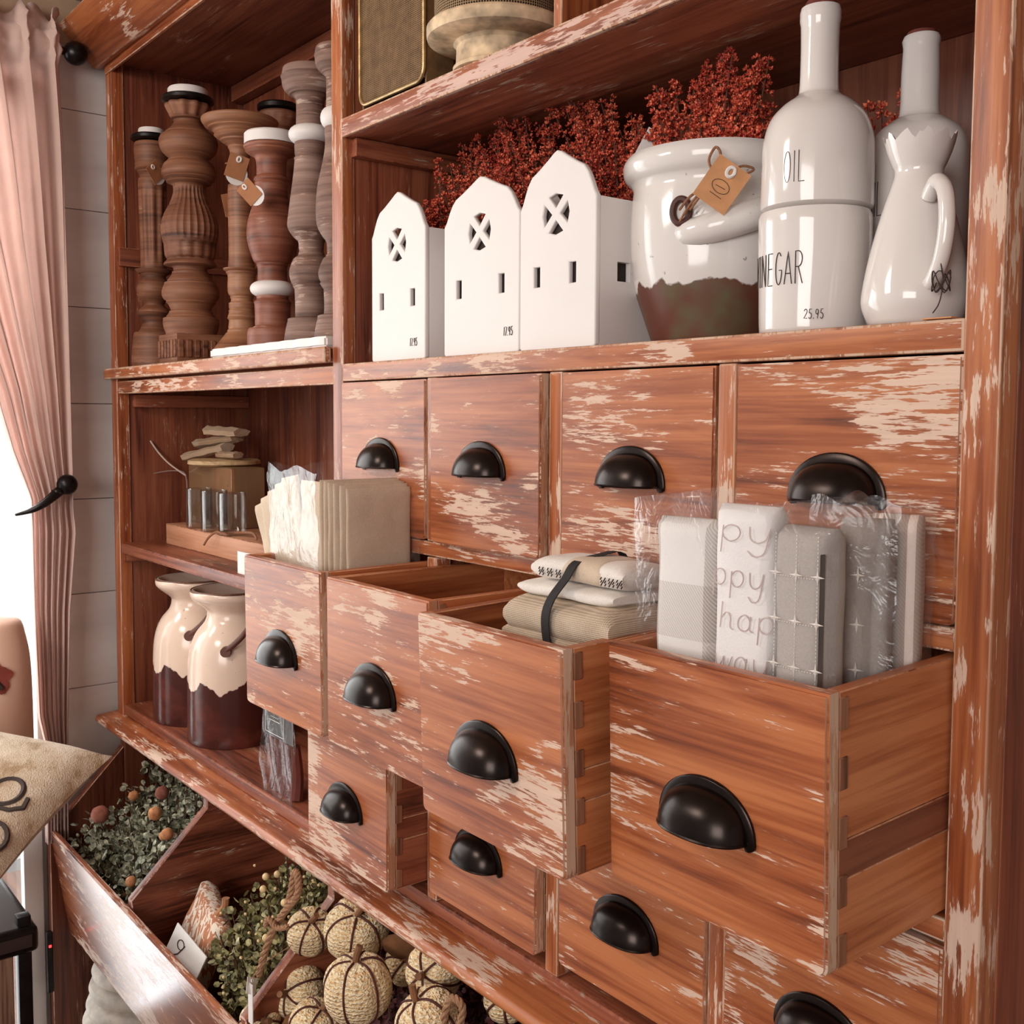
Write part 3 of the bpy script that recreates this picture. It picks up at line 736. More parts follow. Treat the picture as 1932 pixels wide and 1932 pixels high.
# ------------------------------------------------------------------ ceramic houses
def house(x0, x1, zs, zp, depth, price, pz, label, side_win, wins, xw):
    y0 = .016; t = thing('ceramic_house', ((x0 + x1) / 2, y0, .0252), label, 'planter', 'white ceramic barn planters')
    w_ = (x1 - x0) / 2; hs = zs - .025; hp = zp - .025
    cu = bpy.data.curves.new('h', 'CURVE'); cu.dimensions = '2D'; cu.fill_mode = 'BOTH'; cu.extrude = .0016; cu.bevel_depth = .0018; cu.bevel_resolution = 2
    e = .0018
    outline = [(-w_ + .004, e), (w_ - .004, e), (w_ - e, .004), (w_ - e, hs)]
    shp = [(.93, .10), (.86, .28), (.78, .46), (.68, .60), (.50, .70), (.25, .86), (.10, .965), (.0, 1.0)]
    outline += [(w_ * a - e * .5, hs + (hp - hs) * b_) for a, b_ in shp] + [(-w_ * a + e * .5, hs + (hp - hs) * b_) for a, b_ in shp[::-1][1:]]
    outline += [(-w_ + e, hs), (-w_ + e, .004)]
    loops = [outline]
    xc = .0 - .002; zc = xw; a_ = .021
    for q in range(4):
        M = Matrix.Rotation(q * PI / 2, 2)
        tri = [(.0, .0042), (.0150, .0200), (.0, .0236), (-.0150, .0200)]
        loops.append([(xc + (M @ Vector(p)).x, zc + (M @ Vector(p)).y) for p in tri])
    for wx in wins:
        loops.append([(wx - .0070, .068), (wx + .0070, .068), (wx + .0070, .0935), (wx - .0070, .0935)])
    for lp in loops:
        s = cu.splines.new('POLY'); s.points.add(len(lp) - 1); s.use_cyclic_u = True
        for p_, q_ in zip(s.points, lp): p_.co = (q_[0], q_[1], 0, 1)
    tmp = bpy.data.objects.new('h', cu); C.objects.link(tmp)
    dg = bpy.context.evaluated_depsgraph_get(); me = bpy.data.meshes.new_from_object(tmp.evaluated_get(dg))
    bpy.data.objects.remove(tmp)
    me.transform(Matrix.Rotation(PI / 2, 4, 'X')); me.name = 'house_front'
    me.materials.clear(); finish(me, white_matte, True, 35)
    link(bpy.data.objects.new('house_front', me), t, None, (0, .0034, 0))
    th = .007
    if side_win:
        ys = [(.0105, depth), ]
        # right wall with a window slot, built from four slabs
        wa, wb = .031, .050
        for i, (a, b_, c, d_) in enumerate(((.0105, wa, 0, hs), (wb, depth, 0, hs), (wa, wb, 0, .070), (wa, wb, .0905, hs))):
            pass
        bm = bmesh.new()
        for a, b_, c, d_ in ((.0062, wa, 0, hs), (wb, depth, 0, hs), (wa, wb, 0, .070), (wa, wb, .0905, hs)):
            add_box(bm, w_ - th, w_ - .0002, a, b_, c, d_)
        bmesh.ops.remove_doubles(bm, verts=bm.verts, dist=1e-6)
        bm_obj('house_wall', bm, white_matte, t, None, (0, 0, 0), True, 35)
    else:
        wbox('house_wall', w_ - th, w_ - .0002, .0062, depth, 0, hs, white_matte, t, .0015, white_matte, 2, True)
    wbox('house_wall', -w_ + .0002, -w_ + th, .0062, depth, 0, hs, white_matte, t, .0015, white_matte, 2, True)
    wbox('house_wall', -w_ + th, w_ - th, depth - th, depth, 0, hs, white_matte, t, .0015, white_matte, 2, True)
    wbox('house_floor', -w_ + th, w_ - th, .0070, depth - th, .001, .007, white_matte, t, .001, white_matte, 1, True)
    wbox('hollow_shade_box', -w_ + th + .001, w_ - th - .001, .0074, depth - th - .001, .0075, hs - .0005, hollow_shade, t, .001, hollow_shade, 1, True)  # dark box behind the openings, painting in the shade of the hollow inside
    if price:
        st_ = strokes(price, .017, .010, .2, .15)
        lettering('price', st_, lambda a, b_: (pz[0] + a, -.0005, pz[1] + b_), .00040, ink, t)
    return t
house(.0625, .1935, .192, .2435, .105, '17.95', (.030, .018), 'white ceramic barn planter, leftmost of three, marked 17.95 near its right corner', False, (-.0405, .0355), .152)
house(.2355, .3845, .183, .2325, .105, '17.95', (.046, .020), 'white ceramic barn planter, middle of three, peak below its right neighbour, marked 17.95', False, (-.0435, .0410), .145)
house(.3855, .5115, .181, .2365, .112, None, None, 'white ceramic barn planter nearest the crock, with a slot window in its visible side', True, (-.0335, .0260), .1455)
for px_, pz_ in ((.375, .190),):
    pass
# ------------------------------------------------------------------ crock, bottles, pitcher
crock_m = two_tone('crock_glaze', (.75, .71, .68), (.135, .042, .026), (.125, .105, .055), .060, .032, 52, .10, .45)
ck = thing('crock', (.577, .120, .0250), 'wide white glazed crock with a raw brown base, tag tied to its handle', 'crock')
cp = [(0.0, 0), (0.0563, 0.0), (0.0603, 0.005), (0.0692, 0.0316), (0.0791, 0.062), (0.0834, 0.0867), (0.0849, 0.1142), (0.0842, 0.1415), (0.0819, 0.1622), (0.0841, 0.1677), (0.0907, 0.1742), (0.0929, 0.184), (0.0912, 0.1905), (0.0873, 0.196), (.083, .194), (.0795, .186), (.0775, .165), (.079, .12), (.074, .07), (.06, .03), (0, .02)]
def wob(r, z, a): return r * (1 + .012 * sin(2 * a + 1) + .006 * sin(5 * a + z * 30))
lathe('crock_body', cp, crock_m, ck, None, (0, 0, 0), 72, wob, 4)
def ring_pt(cx, cy, r, th, z):   # th: angle from the camera side, + towards image right
    tc_ = Vector((CAM.x - cx, CAM.y - cy, 0)).normalized(); rt = Vector((-tc_.y, tc_.x, 0))
    v = tc_ * cos(th) + rt * sin(th); return Vector((r * v.x, r * v.y, z))
hp = [ring_pt(.577, .12, r, a, z) for r, a, z in ((.070, -.40, .108), (.079, -.26, .108), (.086, .02, .111), (.090, .30, .118), (.089, .56, .126), (.082, .78, .130), (.070, .92, .128))]
tube('lug_handle', spline(hp, 5), lambda u: .0115 + .004 * sin(u * PI), crock_m, ck, None, (0, 0, 0), 12)
tube('leather_loop', spline([ring_pt(.577, .12, .086, -.36 + .10 * cos(a), .128 + .012 * sin(a)) for a in [2 * PI * i / 10 for i in range(11)]], 3), .0035, plain('dark_leather', (.07, .022, .015), .6), ck, None, (0, 0, 0), 8)
tg, Mx = swing_tag(ck, Vector((.577, .12, .025)) + ring_pt(.577, .12, .110, .075, .146), .036, -.62, False, .1, kraft_hi, 'kraft_tag')
lettering('tag_print', [arc(0, -.002, .009, .006, 0, 360, 16), [(-.005, -.003), (.005, -.002)], [(-.006, -.011), (.007, -.011)]], lambda a, b_: Mx @ Vector((a, b_, .0011)), .0003, ink, tg, None, (0, 0, 0))
tw = [ring_pt(.577, .12, r, a, z) for r, a, z in ((.088, -.36, .118), (.100, -.22, .130), (.106, -.04, .150), (.108, .06, .172), (.106, .02, .182), (.105, -.04, .170), (.107, .0, .152), (.104, -.2, .138), (.094, -.34, .128))]
tube('twine_bow', spline(tw, 5), .0013, twine, ck, None, (0, 0, 0), 6)
tube('twine_bow', spline([ring_pt(.577, .12, .1075, a, z) for a, z in ((.0, .150), (.12, .158), (.26, .164), (.36, .161), (.24, .155), (.1, .152), (-.06, .142), (-.2, .124))], 5), .0012, twine, ck, None, (0, 0, 0), 6)

cork = plain('red_cork', (.16, .03, .02), .8, 0, .25, 200, .4, 300)
def crp(r, z, a): return r * (1 + .008 * sin(3 * a + 12 * z) + .006 * sin(2 * a - 60 * z))
ol = thing('oil_bottle', (.750, .060, .1330), 'white glazed long-necked bottle lettered OIL, stacked on the lower jar', 'bottle')
lathe('bottle_body', [(0, 0), (.0435, 0), (.0479, .003), (.0484, .0060), (.0482, .047), (.0467, .0654), (.0411, .0814), (.0308, .0928), (.0205, .1001), (.0168, .1065), (.0163, .135), (.0167, .1609), (.0176, .1654), (.0176, .1722), (.0167, .1763), (.0139, .1772), (.013, .170), (0, .169)], white_gloss, ol, None, (0, 0, 0), 56, crp, 4)
lathe('cork', [(0, .1693), (.0125, .170), (.0135, .180), (.012, .1825), (0, .183)], cork, ol, None, (0, 0, 0), 24, None, 1)
vn = thing('vinegar_jar', (.749, .060, .0252), 'white glazed cylindrical jar lettered VINEGAR with 25.95, under the OIL bottle', 'jar')
lathe('jar_body', [(0, 0), (.044, 0), (.0465, .003), (.0473, .0159), (.0486, .0627), (.0485, .1025), (.0470, .1068), (.043, .1070), (0, .1065)], white_gloss, vn, None, (0, 0, 0), 56, crp, 4)
def cyl(cx, cy, r, th0):
    return lambda a, b_: ring_pt(cx, cy, r, th0 + a / r, b_)
lettering('lettering', [[(x, z + .019) for x, z in s] for s in strokes('OIL', .020, .026, .22)], cyl(.75, .06, .0487, -.60), .00042, ink, ol)
lettering('lettering', [[(x, z + .0410) for x, z in s] for s in strokes('VINEGAR', .060, .0275, .25)], cyl(.749, .06, .0491, -1.40), .00042, ink, vn)
lettering('price', [[(x, z + .011) for x, z in s] for s in strokes('25.95', .0165, .008, .2, .1)], cyl(.749, .06, .0479, -.16), .00032, ink, vn)
o2 = thing('oil_bottle', (.793, .150, .0252), 'second white OIL bottle standing behind the pitcher, near the right post', 'bottle')
lathe('bottle_body', [(0, 0), (.038, 0), (.0405, .004), (.0414, .0371), (.0423, .0657), (.0432, .1133), (.0431, .1418), (.0421, .1702), (.0359, .1844), (.0239, .1938), (.0172, .2009), (.0165, .235), (.0157, .2588), (.0167, .2645), (.0153, .2682), (.0133, .2692), (0, .262)], white_gloss, o2, None, (0, 0, 0), 56, crp, 4)
lathe('cork', [(0, .263), (.012, .263), (.0125, .272), (0, .273)], cork, o2, None, (0, 0, 0), 24, None, 1)
lettering('lettering', [[(x, z + .107) for x, z in s] for s in strokes('OIL', .020, .030, .22)], cyl(.793, .15, .0437, -1.18), .00042, ink, o2)
pt_ = thing('pitcher', (.855, .050, .0252), 'small white glazed pitcher with a jagged torn rim and long handle facing out', 'pitcher')
pp = [(0, 0), (.033, 0), (.0361, .0025), (.0416, .0164), (.0416, .0291), (.0364, .0587), (.0277, .0924), (.0204, .1154), (.0187, .1237), (.0212, .130), (.0238, .1365)]
def jag(r, z, a):
    return r
V, F = lathe_np(smooth_prof(pp, 4) + [(.0246, .1385), (.0258, .1425), (.0232, .1405), (.0215, .132), (.017, .123), (.018, .11), (.02, .10), (0, .09)], 60)
V = [list(v) for v in V]
for v in V:
    r = math.hypot(v[0], v[1])
    if v[2] > .136:
        a = math.atan2(v[1], v[0]); k = (abs(sin(a * 5.5)) ** .8 + .5 * abs(sin(a * 11 + 1))) * .0080
        if v[2] > .139: v[2] += k - .001; v[0] *= 1 + k * 9; v[1] *= 1 + k * 9
np_obj('pitcher_body', V, F, white_gloss, pt_, None, (0, 0, 0), ang=50)
hh = [ring_pt(.855, .05, r, a, z) for r, a, z in ((.028, .28, .098), (.040, .33, .108), (.0535, .36, .098), (.0585, .36, .075), (.0555, .34, .052), (.0475, .30, .036), (.040, .26, .030))]
tube('handle', spline(hh, 5), .0062, white_gloss, pt_, None, (0, 0, 0), 12)
for ph in (0, 1.9, 3.6):
    tube('black_twine', spline([ring_pt(.855, .05, .0555 + .006 * cos(a + ph), .33 + .12 * sin(a + ph), .030 + .008 * sin(a * 2 + ph)) for a in [2 * PI * i / 8 for i in range(9)]], 3), .0005, ink, pt_, None, (0, 0, 0), 5)
tube('black_twine', spline([ring_pt(.855, .05, .058, a, z) for a, z in ((.30, .044), (.34, .030), (.30, .014), (.22, .006))], 4), .0005, ink, pt_, None, (0, 0, 0), 5)
o = wbox('kraft_tag', .036, .060, -.050, -.034, .0006, .0018, kraft_hi, pt_, .0003, kraft_hi, 1, True)

# ------------------------------------------------------------------ top shelf
mesh_w = weave('gold_brown_wire_mesh', (.030, .016, .008), (.30, .18, .085), 2600, .55, .7)
brass = plain('tarnished_brass_frame', (.38, .26, .12), .4, .75, .4, 50, .4, 200)
bx = thing('mesh_lantern', (.133, .03, .3592), 'brown wire-mesh box with a rounded tarnished metal frame on the top shelf', 'lantern')
def rrect(x0, x1, z0, z1, r, y, n=6):
    out = []
    for cx, cz, a0 in ((x1 - r, z0 + r, -90), (x1 - r, z1 - r, 0), (x0 + r, z1 - r, 90), (x0 + r, z0 + r, 180)):
        out += [(cx + r * cos(math.radians(a0 + 90 * i / n)), y, cz + r * sin(math.radians(a0 + 90 * i / n))) for i in range(n + 1)]
    return out
tube('metal_frame', rrect(-.076, .078, .008, .26, .016, -.027), .0028, brass, bx, None, (0, 0, 0), 8, True)
wbox('mesh_panel', -.074, .076, -.0265, -.0245, .010, .258, mesh_w, bx, .0005, mesh_w, 1, True)
rust = plain('stained_tin', (.23, .13, .06), .5, .3, .5, 35, .2, 80)
wbox('tin_side', .0745, .0775, -.0240, .018, .004, .26, rust, bx, .0008, rust, 1, True)
wbox('tin_side', -.0765, -.0735, -.0240, .018, .004, .26, rust, bx, .0008, rust, 1, True)
wbox('tin_back', -.073, .074, .015, .018, .004, .26, rust, bx, .0008, rust, 1, True)
cream = two_tone('aged_cream_paint', (.62, .47, .31), (.30, .17, .08), (.42, .28, .15), -.5, .02, 20, .5, .7)
agedc = plain('aged_cream_plaster', (.60, .45, .29), .7, 0, .5, 38, .6, 60)
cl = thing('mesh_cloche', (.305, .045, .3592), 'aged cream pedestal stand carrying a burlap-mesh cylinder on the top shelf', 'stand')
lathe('pedestal', [(0, 0), (.053, 0), (.0535, .004), (.050, .010), (.049, .028), (.053, .032), (.074, .0335), (.0835, .036), (.0845, .040), (.0845, .049), (.082, .052), (.03, .052), (0, .052)], agedc, cl, None, (0, 0, 0), 64)
bur = weave('burlap_mesh', (.07, .035, .015), (.48, .33, .17), 1, .9, .9)
def burlap_m():
    m, t, b = nt('open_burlap'); v = objvec(t, False); sp = N(t, 'ShaderNodeSeparateXYZ'); L(t, v, sp.inputs[0])
    an = ma(t, 'ARCTAN2', sp.outputs[1], sp.outputs[0])
    f1 = ma(t, 'SINE', ma(t, 'MULTIPLY', an, 150), 0); f2 = ma(t, 'SINE', ma(t, 'MULTIPLY', sp.outputs[2], 2100), 0)
    mx = ma(t, 'MAXIMUM', f1, f2)
    L(t, ramp(t, mx, [(.15, (.03, .015, .008)), (.75, (.46, .31, .16))]), b.inputs['Base Color']); b.inputs['Roughness'].default_value = .9
    bump(t, b, mx, .9, .0012); return m
lathe('burlap_drum', [(.0745, .0525), (.0752, .056), (.0752, .22), (.073, .22), (.073, .054)], burlap_m(), cl, None, (0, 0, 0), 64, None, 1)

# ------------------------------------------------------------------ plants
def rot_frames(dirs, rng):
    d = dirs / np.linalg.norm(dirs, axis=1, keepdims=True)
    r = rng.normal(size=d.shape); s = np.cross(d, r); s /= np.linalg.norm(s, axis=1, keepdims=True); u = np.cross(s, d)
    return np.stack([s, u, d], axis=2)
def instance(BV, BF, Rm, T, S):
    BV = np.asarray(BV); BF = np.asarray(BF)
    V = np.einsum('nij,kj->nki', Rm, BV) * S[:, None, None] + T[:, None, :]
    F = BF[None] + (np.arange(len(T)) * len(BV))[:, None, None]
    return V.reshape(-1, 3), F.reshape(-1, BF.shape[1])
def octa():
    V = [(1, 0, 0), (-1, 0, 0), (0, 1, 0), (0, -1, 0), (0, 0, 1), (0, 0, -1)]
    F = [(0, 2, 4), (2, 1, 4), (1, 3, 4), (3, 0, 4), (2, 0, 5), (1, 2, 5), (3, 1, 5), (0, 3, 5)]
    return V, F
def floret():
    V, F = [], []
    for k in range(4):     # four little cupped petals
        a = k * PI / 2; b0 = len(V)
        for (r, z, s) in ((0, 0, 0), (.8, .35, -.45), (1.05, .9, 0), (.8, .35, .45)):
            V.append((r * cos(a) - s * sin(a), r * sin(a) + s * cos(a), z))
        F += [(b0, b0 + 1, b0 + 2), (b0, b0 + 2, b0 + 3)]
    return V, F
def berry_mat():
    m, t, b = nt('rust_red_florets'); v = objvec(t); n = noi(t, v, 260, 1); n2 = noi(t, v, 14, 2)
    f = ma(t, 'MULTIPLY_ADD', n, .6, ma(t, 'MULTIPLY', n2, .4))
    L(t, ramp(t, f, [(.34, (.15, .010, .006)), (.48, (.54, .058, .026)), (.60, (.88, .24, .12))]), b.inputs['Base Color'])
    b.inputs['Roughness'].default_value = .7; return m
heather_m = berry_mat(); stem_m = plain('brown_stems', (.09, .04, .02), .8)
def heather(loc, label, tips, seed, base_r=.02, fl=75):
    """tips: list of stem tip positions (world); florets crowd the upper two thirds of each stem"""
    t = thing('heather_bunch', loc, label, 'dried flowers', 'rust-red dried flower bunches behind the pottery')
    rng = np.random.default_rng(seed); SV, SF = [], []; T = []; Dn = []
    for tip in tips:
        tip = np.array(tip) - np.array(loc); b0 = np.array([rng.normal() * base_r, rng.normal() * base_r, 0.003])
        mid = (tip + b0) / 2 + np.array([(b0[0] - tip[0]) * .25, (b0[1] - tip[1]) * .25, .01])
        cur = [((1 - u) ** 2 * b0 + 2 * u * (1 - u) * mid + u * u * tip) for u in np.linspace(0, 1, 9)]
        tube_np(cur, .0009, 4, False, False, SV, SF)
        n = int(fl * (.8 + .4 * rng.random()))
        u = 1 - .62 * rng.random(n) ** 1.15
        P = ((1 - u) ** 2)[:, None] * b0 + (2 * u * (1 - u))[:, None] * mid + (u * u)[:, None] * tip
        rad = .0115 * np.sqrt(np.clip(1.03 - u, .02, 1) / .3).clip(.2, 1.1)
        d = rng.normal(size=(n, 3)); d[:, 2] = abs(d[:, 2]) * .4; d /= np.linalg.norm(d, axis=1, keepdims=True)
        T.append(P + d * (rad * rng.random(n) ** .4)[:, None]); Dn.append(d + np.array([0, 0, .5]))
    T = np.concatenate(T); Dn = np.concatenate(Dn)
    S = rng.uniform(.0022, .0042, len(T))
    V, F = instance(*floret(), rot_frames(Dn, rng), T, S)
    V2, F2 = instance(*octa(), rot_frames(Dn, rng), T + Dn * .0012, S * .48)
    V = np.concatenate([V, V2]); F = np.concatenate([F, F2 + len(V) - len(V2)])
    o = np_obj('florets', V, F, heather_m, t, None, (0, 0, 0), False); o['kind'] = 'stuff'
    o = mesh_any('stems', SV, SF, stem_m, t, None, (0, 0, 0)); o['kind'] = 'stuff'
    return t
rg = random.Random(5)
def tips_between(pts, n, jit=.012, drop=.07):
    out = []
    for i in range(n):
        u = rg.random() * (len(pts) - 1); k = min(int(u), len(pts) - 2); u -= k
        p = [pts[k][j] * (1 - u) + pts[k + 1][j] * u for j in range(3)]
        out.append((p[0] + rg.gauss(0, jit), p[1] + rg.gauss(0, jit * .8), p[2] - rg.random() ** 1.5 * drop))
    return out
heather((.05, .19, .0252), 'rust-red dried flower bunch rising behind the leftmost barn planter', tips_between([(.045, .10, .262), (.06, .12, .300), (.085, .12, .325), (.11, .14, .330), (.15, .145, .320)], 46, .008, .10), 1, .02)
heather((.22, .20, .0252), 'rust-red dried flower bunch between the left and middle barn planters', tips_between([(.14, .14, .310), (.18, .13, .335), (.23, .12, .345), (.29, .13, .340)], 54, .011, .12), 2, .02, 85)
heather((.40, .195, .0252), 'rust-red dried flower bunch behind the middle and right barn planters', tips_between([(.29, .14, .33), (.34, .14, .345), (.38, .14, .335), (.43, .145, .305), (.46, .16, .27)], 60, .011, .14), 3, .02, 85)
heather((.577, .12, .0475), 'bright rust-red dried flower bunch standing in the white crock', tips_between([(.495, .11, .285), (.520, .115, .322), (.560, .12, .329), (.60, .12, .322), (.620, .12, .285), (.642, .13, .318)], 62, .008, .09), 4, .02, 95)
heather((.69, .20, .0252), 'dark rust-red dried flower bunch between crock and OIL bottle, deep in shade', tips_between([(.66, .20, .27), (.70, .20, .285), (.74, .205, .27)], 18, .010, .06), 6, .02)
# little paper labels caught in the flowers
for i, (p, s, a, lb) in enumerate((((.368, .075, .196), .030, .6, 'pale round-printed paper label stuck between the middle and right barn planters'), ((.485, .125, .245), .036, -.5, 'clear white paper label among the red flowers beside the crock'))):
    tt = thing('paper_label', p, lb, 'label')
    swing_tag(tt, p, s, a, False, .2, card, 'label_card')

# ------------------------------------------------------------------ left bay: middle shelf
tr = thing('wood_riser', (-.64, .12, -.3158), 'low raw-wood riser block on the middle shelf with glass cups on top', 'wooden block')
wbox('riser_block', -.225, .26, -.050, .080, .0, .043, wood('pale_cedar', 'x', .95, ((.30, .11, .055), (.48, .21, .11), (.58, .29, .17)), .6), tr, .002, MW['rawwear'], 2, True)
tube('twine_bow', spline([(.05, -.052, .046), (.075, -.06, .050), (.10, -.055, .047), (.06, -.057, .050), (.035, -.064, .038), (.02, -.068, .022)], 5), .0022, twine, tr, None, (0, 0, 0), 6)
tube('twine_bow', spline([(.06, -.052, .047), (.12, -.03, .052), (.18, -.04, .056), (.22, -.052, .050)], 5), .0024, twine, tr, None, (0, 0, 0), 6)
def cup(x, y, lb, s=1.0):
    t = thing('glass_cup', (x, y, -.2725), lb, 'glass', 'clear glass cups on the wood riser')
    lathe('cup_body', [(0, .0005), (.027 * s, .0005), (.029 * s, .003), (.029 * s, .088 * s), (.0278 * s, .0885 * s), (.0274 * s, .006), (0, .006)], glass, t, None, (0, 0, 0), 40, None, 1)
    tube('cup_rim', [(.0284 * s * cos(a), .0284 * s * sin(a), .088 * s) for a in [2 * PI * i / 30 for i in range(30)]], .0009, glass, t, None, (0, 0, 0), 6, True)
    return t
cup(-.735, .090, 'clear glass cup at the left end of the wood riser', .9)
cup(-.655, .088, 'clear glass cup in the middle of the wood riser', .9)
cup(-.570, .088, 'clear glass cup at the right end of the wood riser, behind the twine', .9)
jr = thing('glass_canister', (-.790, .160, -.2722), 'square smoky glass canister with a round wooden lid behind the glass cups', 'canister')
amber = glassy('smoky_amber_glass', (.78, .62, .42), .05)
_t = amber.node_tree; _df = N(_t, 'ShaderNodeBsdfDiffuse'); _df.inputs[0].default_value = (.42, .26, .14, 1); _o = _t.nodes['Material Output']
_m = N(_t, 'ShaderNodeMixShader'); _m.inputs[0].default_value = .38; _l = _o.inputs[0].links[0].from_socket
L(_t, _l, _m.inputs[1]); L(_t, _df.outputs[0], _m.inputs[2]); L(_t, _m.outputs[0], _o.inputs[0])
wbox('canister_body', -.085, .135, -.036, .036, .0, .122, amber, jr, .004, amber, 2, True)
wbox('kraft_insert', .030, .131, -.030, -.027, .01, .119, plain('orange_brown_paper', (.32, .10, .04), .8), jr, .0008, kraft, 1, True)
lathe('wooden_lid', [(0, .1223), (.062, .1223), (.074, .126), (.073, .133), (.066, .136), (0, .136)], wood('birch_lid', 'x', .9, ((.3, .18, .08), (.5, .33, .16), (.6, .42, .24)), .6), jr, None, (.02, 0, 0), 40, None, 1)
bark = wood('bark_log', 'x', .62, ((.13, .075, .045), (.34, .22, .13), (.50, .36, .24)), .9, (.55, .42, .30), 30)
for i, (p, ang, L_, r_, lb) in enumerate((((-.835, .150, -.1235), -.16, .075, .0105, 'split birch piece leaning lowest on the canister lid'), ((-.815, .165, -.1000), -.10, .070, .0110, 'split birch piece lying across the middle of the pile'), ((-.775, .165, -.0800), .03, .055, .0120, 'short thick birch piece on top of the pile'), ((-.725, .150, -.1265), .0, .030, .0085, 'small birch piece end at the right of the pile'))):
    lg = thing('birch_stick', p, lb, 'firewood', 'birch pieces on the canister')
    V, F = [], []; rs = random.Random(i); nq = 9; sec = [(r_ * (1.0 + .25 * rs.random()) * cos(a) * 1.5, r_ * (.75 + .3 * rs.random()) * sin(a)) for a in [.3, 1.1, 2.0, 2.9, 3.9, 4.7, 5.6]]
    for k in range(nq + 1):
        x = -L_ + 2 * L_ * k / nq
        for sy, sz in sec: V.append((x + .003 * sz / r_, sy + .001 * sin(k * 2 + i), sz * (1 + .12 * sin(k * 1.7 + i)) ))
    m7 = len(sec)
    for k in range(nq):
        for j in range(m7): F.append((k * m7 + j, k * m7 + (j + 1) % m7, (k + 1) * m7 + (j + 1) % m7, (k + 1) * m7 + j))
    F += [tuple(range(m7)), tuple(nq * m7 + j for j in range(m7))[::-1]]
    ob = mesh_any('stick', V, F, bark, lg, None, (0, 0, 0), True, 25); ob.rotation_euler = (0, ang, .2)
tw_ = thing('white_twig', (-.925, .10, -.316), 'thin whitish twigs leaning against the left inside wall', 'twig')
tube('twig', spline([(.02, .03, .14), (.006, .0, .165), (-.004, -.02, .19), (-.010, -.035, .215)], 4), .0018, plain('white_bark', (.62, .5, .45), .7), tw_, None, (0, 0, 0), 6)
tube('twig', spline([(.02, .03, .0), (.024, .03, .07), (.02, .03, .14), (.0, .01, .15), (-.006, -.03, .145)], 4), .0014, plain('grey_bark', (.30, .2, .17), .7), tw_, None, (0, 0, 0), 6)
pcd = thing('price_card', (-.335, .012, -.3158), 'small white price card standing against the right end of the riser', 'card')
wbox('card_sheet', -.040, .045, -.001, .001, 0, .038, card, pcd, .0003, card, 1, True)
lettering('print', [[(x - .002, z + .012 + dz) for x, z in s] for dz in (0, .008) for s in [[(0, 0), (.02, 0)]]] + [[(.01, .030), (.03, .030)]], lambda a, b_: (a, -.0014, b_), .0003, ink_soft, pcd)

# milk cans
can_m = two_tone('cream_and_brown_glaze', (.80, .62, .50), (.060, .013, .010), (.11, .024, .016), .112, .085, 26, .16, .22)
rim_m = plain('brown_rim', (.16, .07, .04), .5, 0, .5, 300)
def can(x, y, label):
    t = thing('milk_can', (x, y, -.6633), label, 'jug', 'cream and brown ceramic milk cans')
    lathe('can_body', [(0, 0), (.082, 0), (.0857, .003), (.0875, .012), (.0861, .1242), (.0818, .1718), (.0703, .2033), (.0537, .2243), (.0485, .24), (.0516, .2505), (.0743, .2693), (.0794, .2798), (.0763, .2871), (.069, .285), (.046, .255), (.042, .24), (0, .235)], can_m, t, None, (0, 0, 0), 64, None, 4)
    V, F = [], []
    ring = [(( .0765 + .0012 * sin(i * 7)) * cos(a), (.0765 + .0012 * sin(i * 7)) * sin(a), .2868) for i, a in enumerate([2 * PI * i / 40 for i in range(40)])]
    tube('rim_glaze', ring, .0022, rim_m, t, None, (0, 0, 0), 6, True)
    hm = plain('rust_brown_handle', (.13, .045, .032), .5)
    for th in (-.02,):
        a = [(.0790, th - .15, .185), (.0815, th + .02, .196), (.084, th + .22, .214), (.075, th + .50, .238), (.064, th + .75, .243), (.078, th + .95, .22)]
        tube('handle', spline([ring_pt(x, y, r + .006, q, z) for r, q, z in a], 5), .0055, hm, t, None, (0, 0, 0), 10)
    V, F = tube_np([ring_pt(x, y, .078, -.17, .183), ring_pt(x, y, .090, -.17, .183)], .0095, 14)
    mesh_any('handle_rivet', V, F, hm, t, None, (0, 0, 0))
    return t
can(-.762, .092, 'cream and dark-brown milk can standing behind, half hidden at the left')
can(-.580, .092, 'cream and dark-brown milk can standing in front, beside the open drawer')

# clear bag with black header card
pb = thing('gift_bag', (-.225, .022, -.6633), 'clear cellophane bag with a black printed header card on the bottom shelf', 'bag')
bm = bmesh.new(); bmesh.ops.create_grid(bm, x_segments=14, y_segments=22, size=.5)
for v in bm.verts:
    x, z = v.co.x * .115, (v.co.y + .5) * .165
    v.co = Vector((x + .002 * sin(z * 90), -.014 - .004 * sin(x * 120 + z * 40), z))
bm_obj('bag_film', bm, clear, pb, None, (0, 0, 0))
wbox('header_card', -.054, .050, -.0115, -.0095, .095, .165, plain('black_card', (.025, .018, .018), .45), pb, .0004, card, 1, True)
V, F = [], []
for q in (rrect(-.044, .022, .1, .158, .001, -.0125, 1),): tube_np(q, .0005, 4, False, True, V, F)
mesh_any('label_border', V, F, card, pb, None, (0, 0, 0))
lettering('label_print', [[(-.025 + i * .006, .128), (-.022 + i * .006, .1285)] for i in range(5)] + [[(-.03, .122), (.008, .122)]], lambda a, b_: (a, -.0122, b_), .0005, card, pb)
rb = plain('dark_red_contents', (.14, .035, .025), .35)
for i in range(5):
    V, F = [], []
    tube_np(spline([(-.045 + .02 * i, 0, .002), (-.038 + .018 * i, .004, .04), (-.046 + .021 * i, -.002, .09)], 3), lambda u: .011 * (1 - .3 * u), 8, True, False, V, F)
    mesh_any('contents', V, F, rb, pb, None, (0, .002, 0))

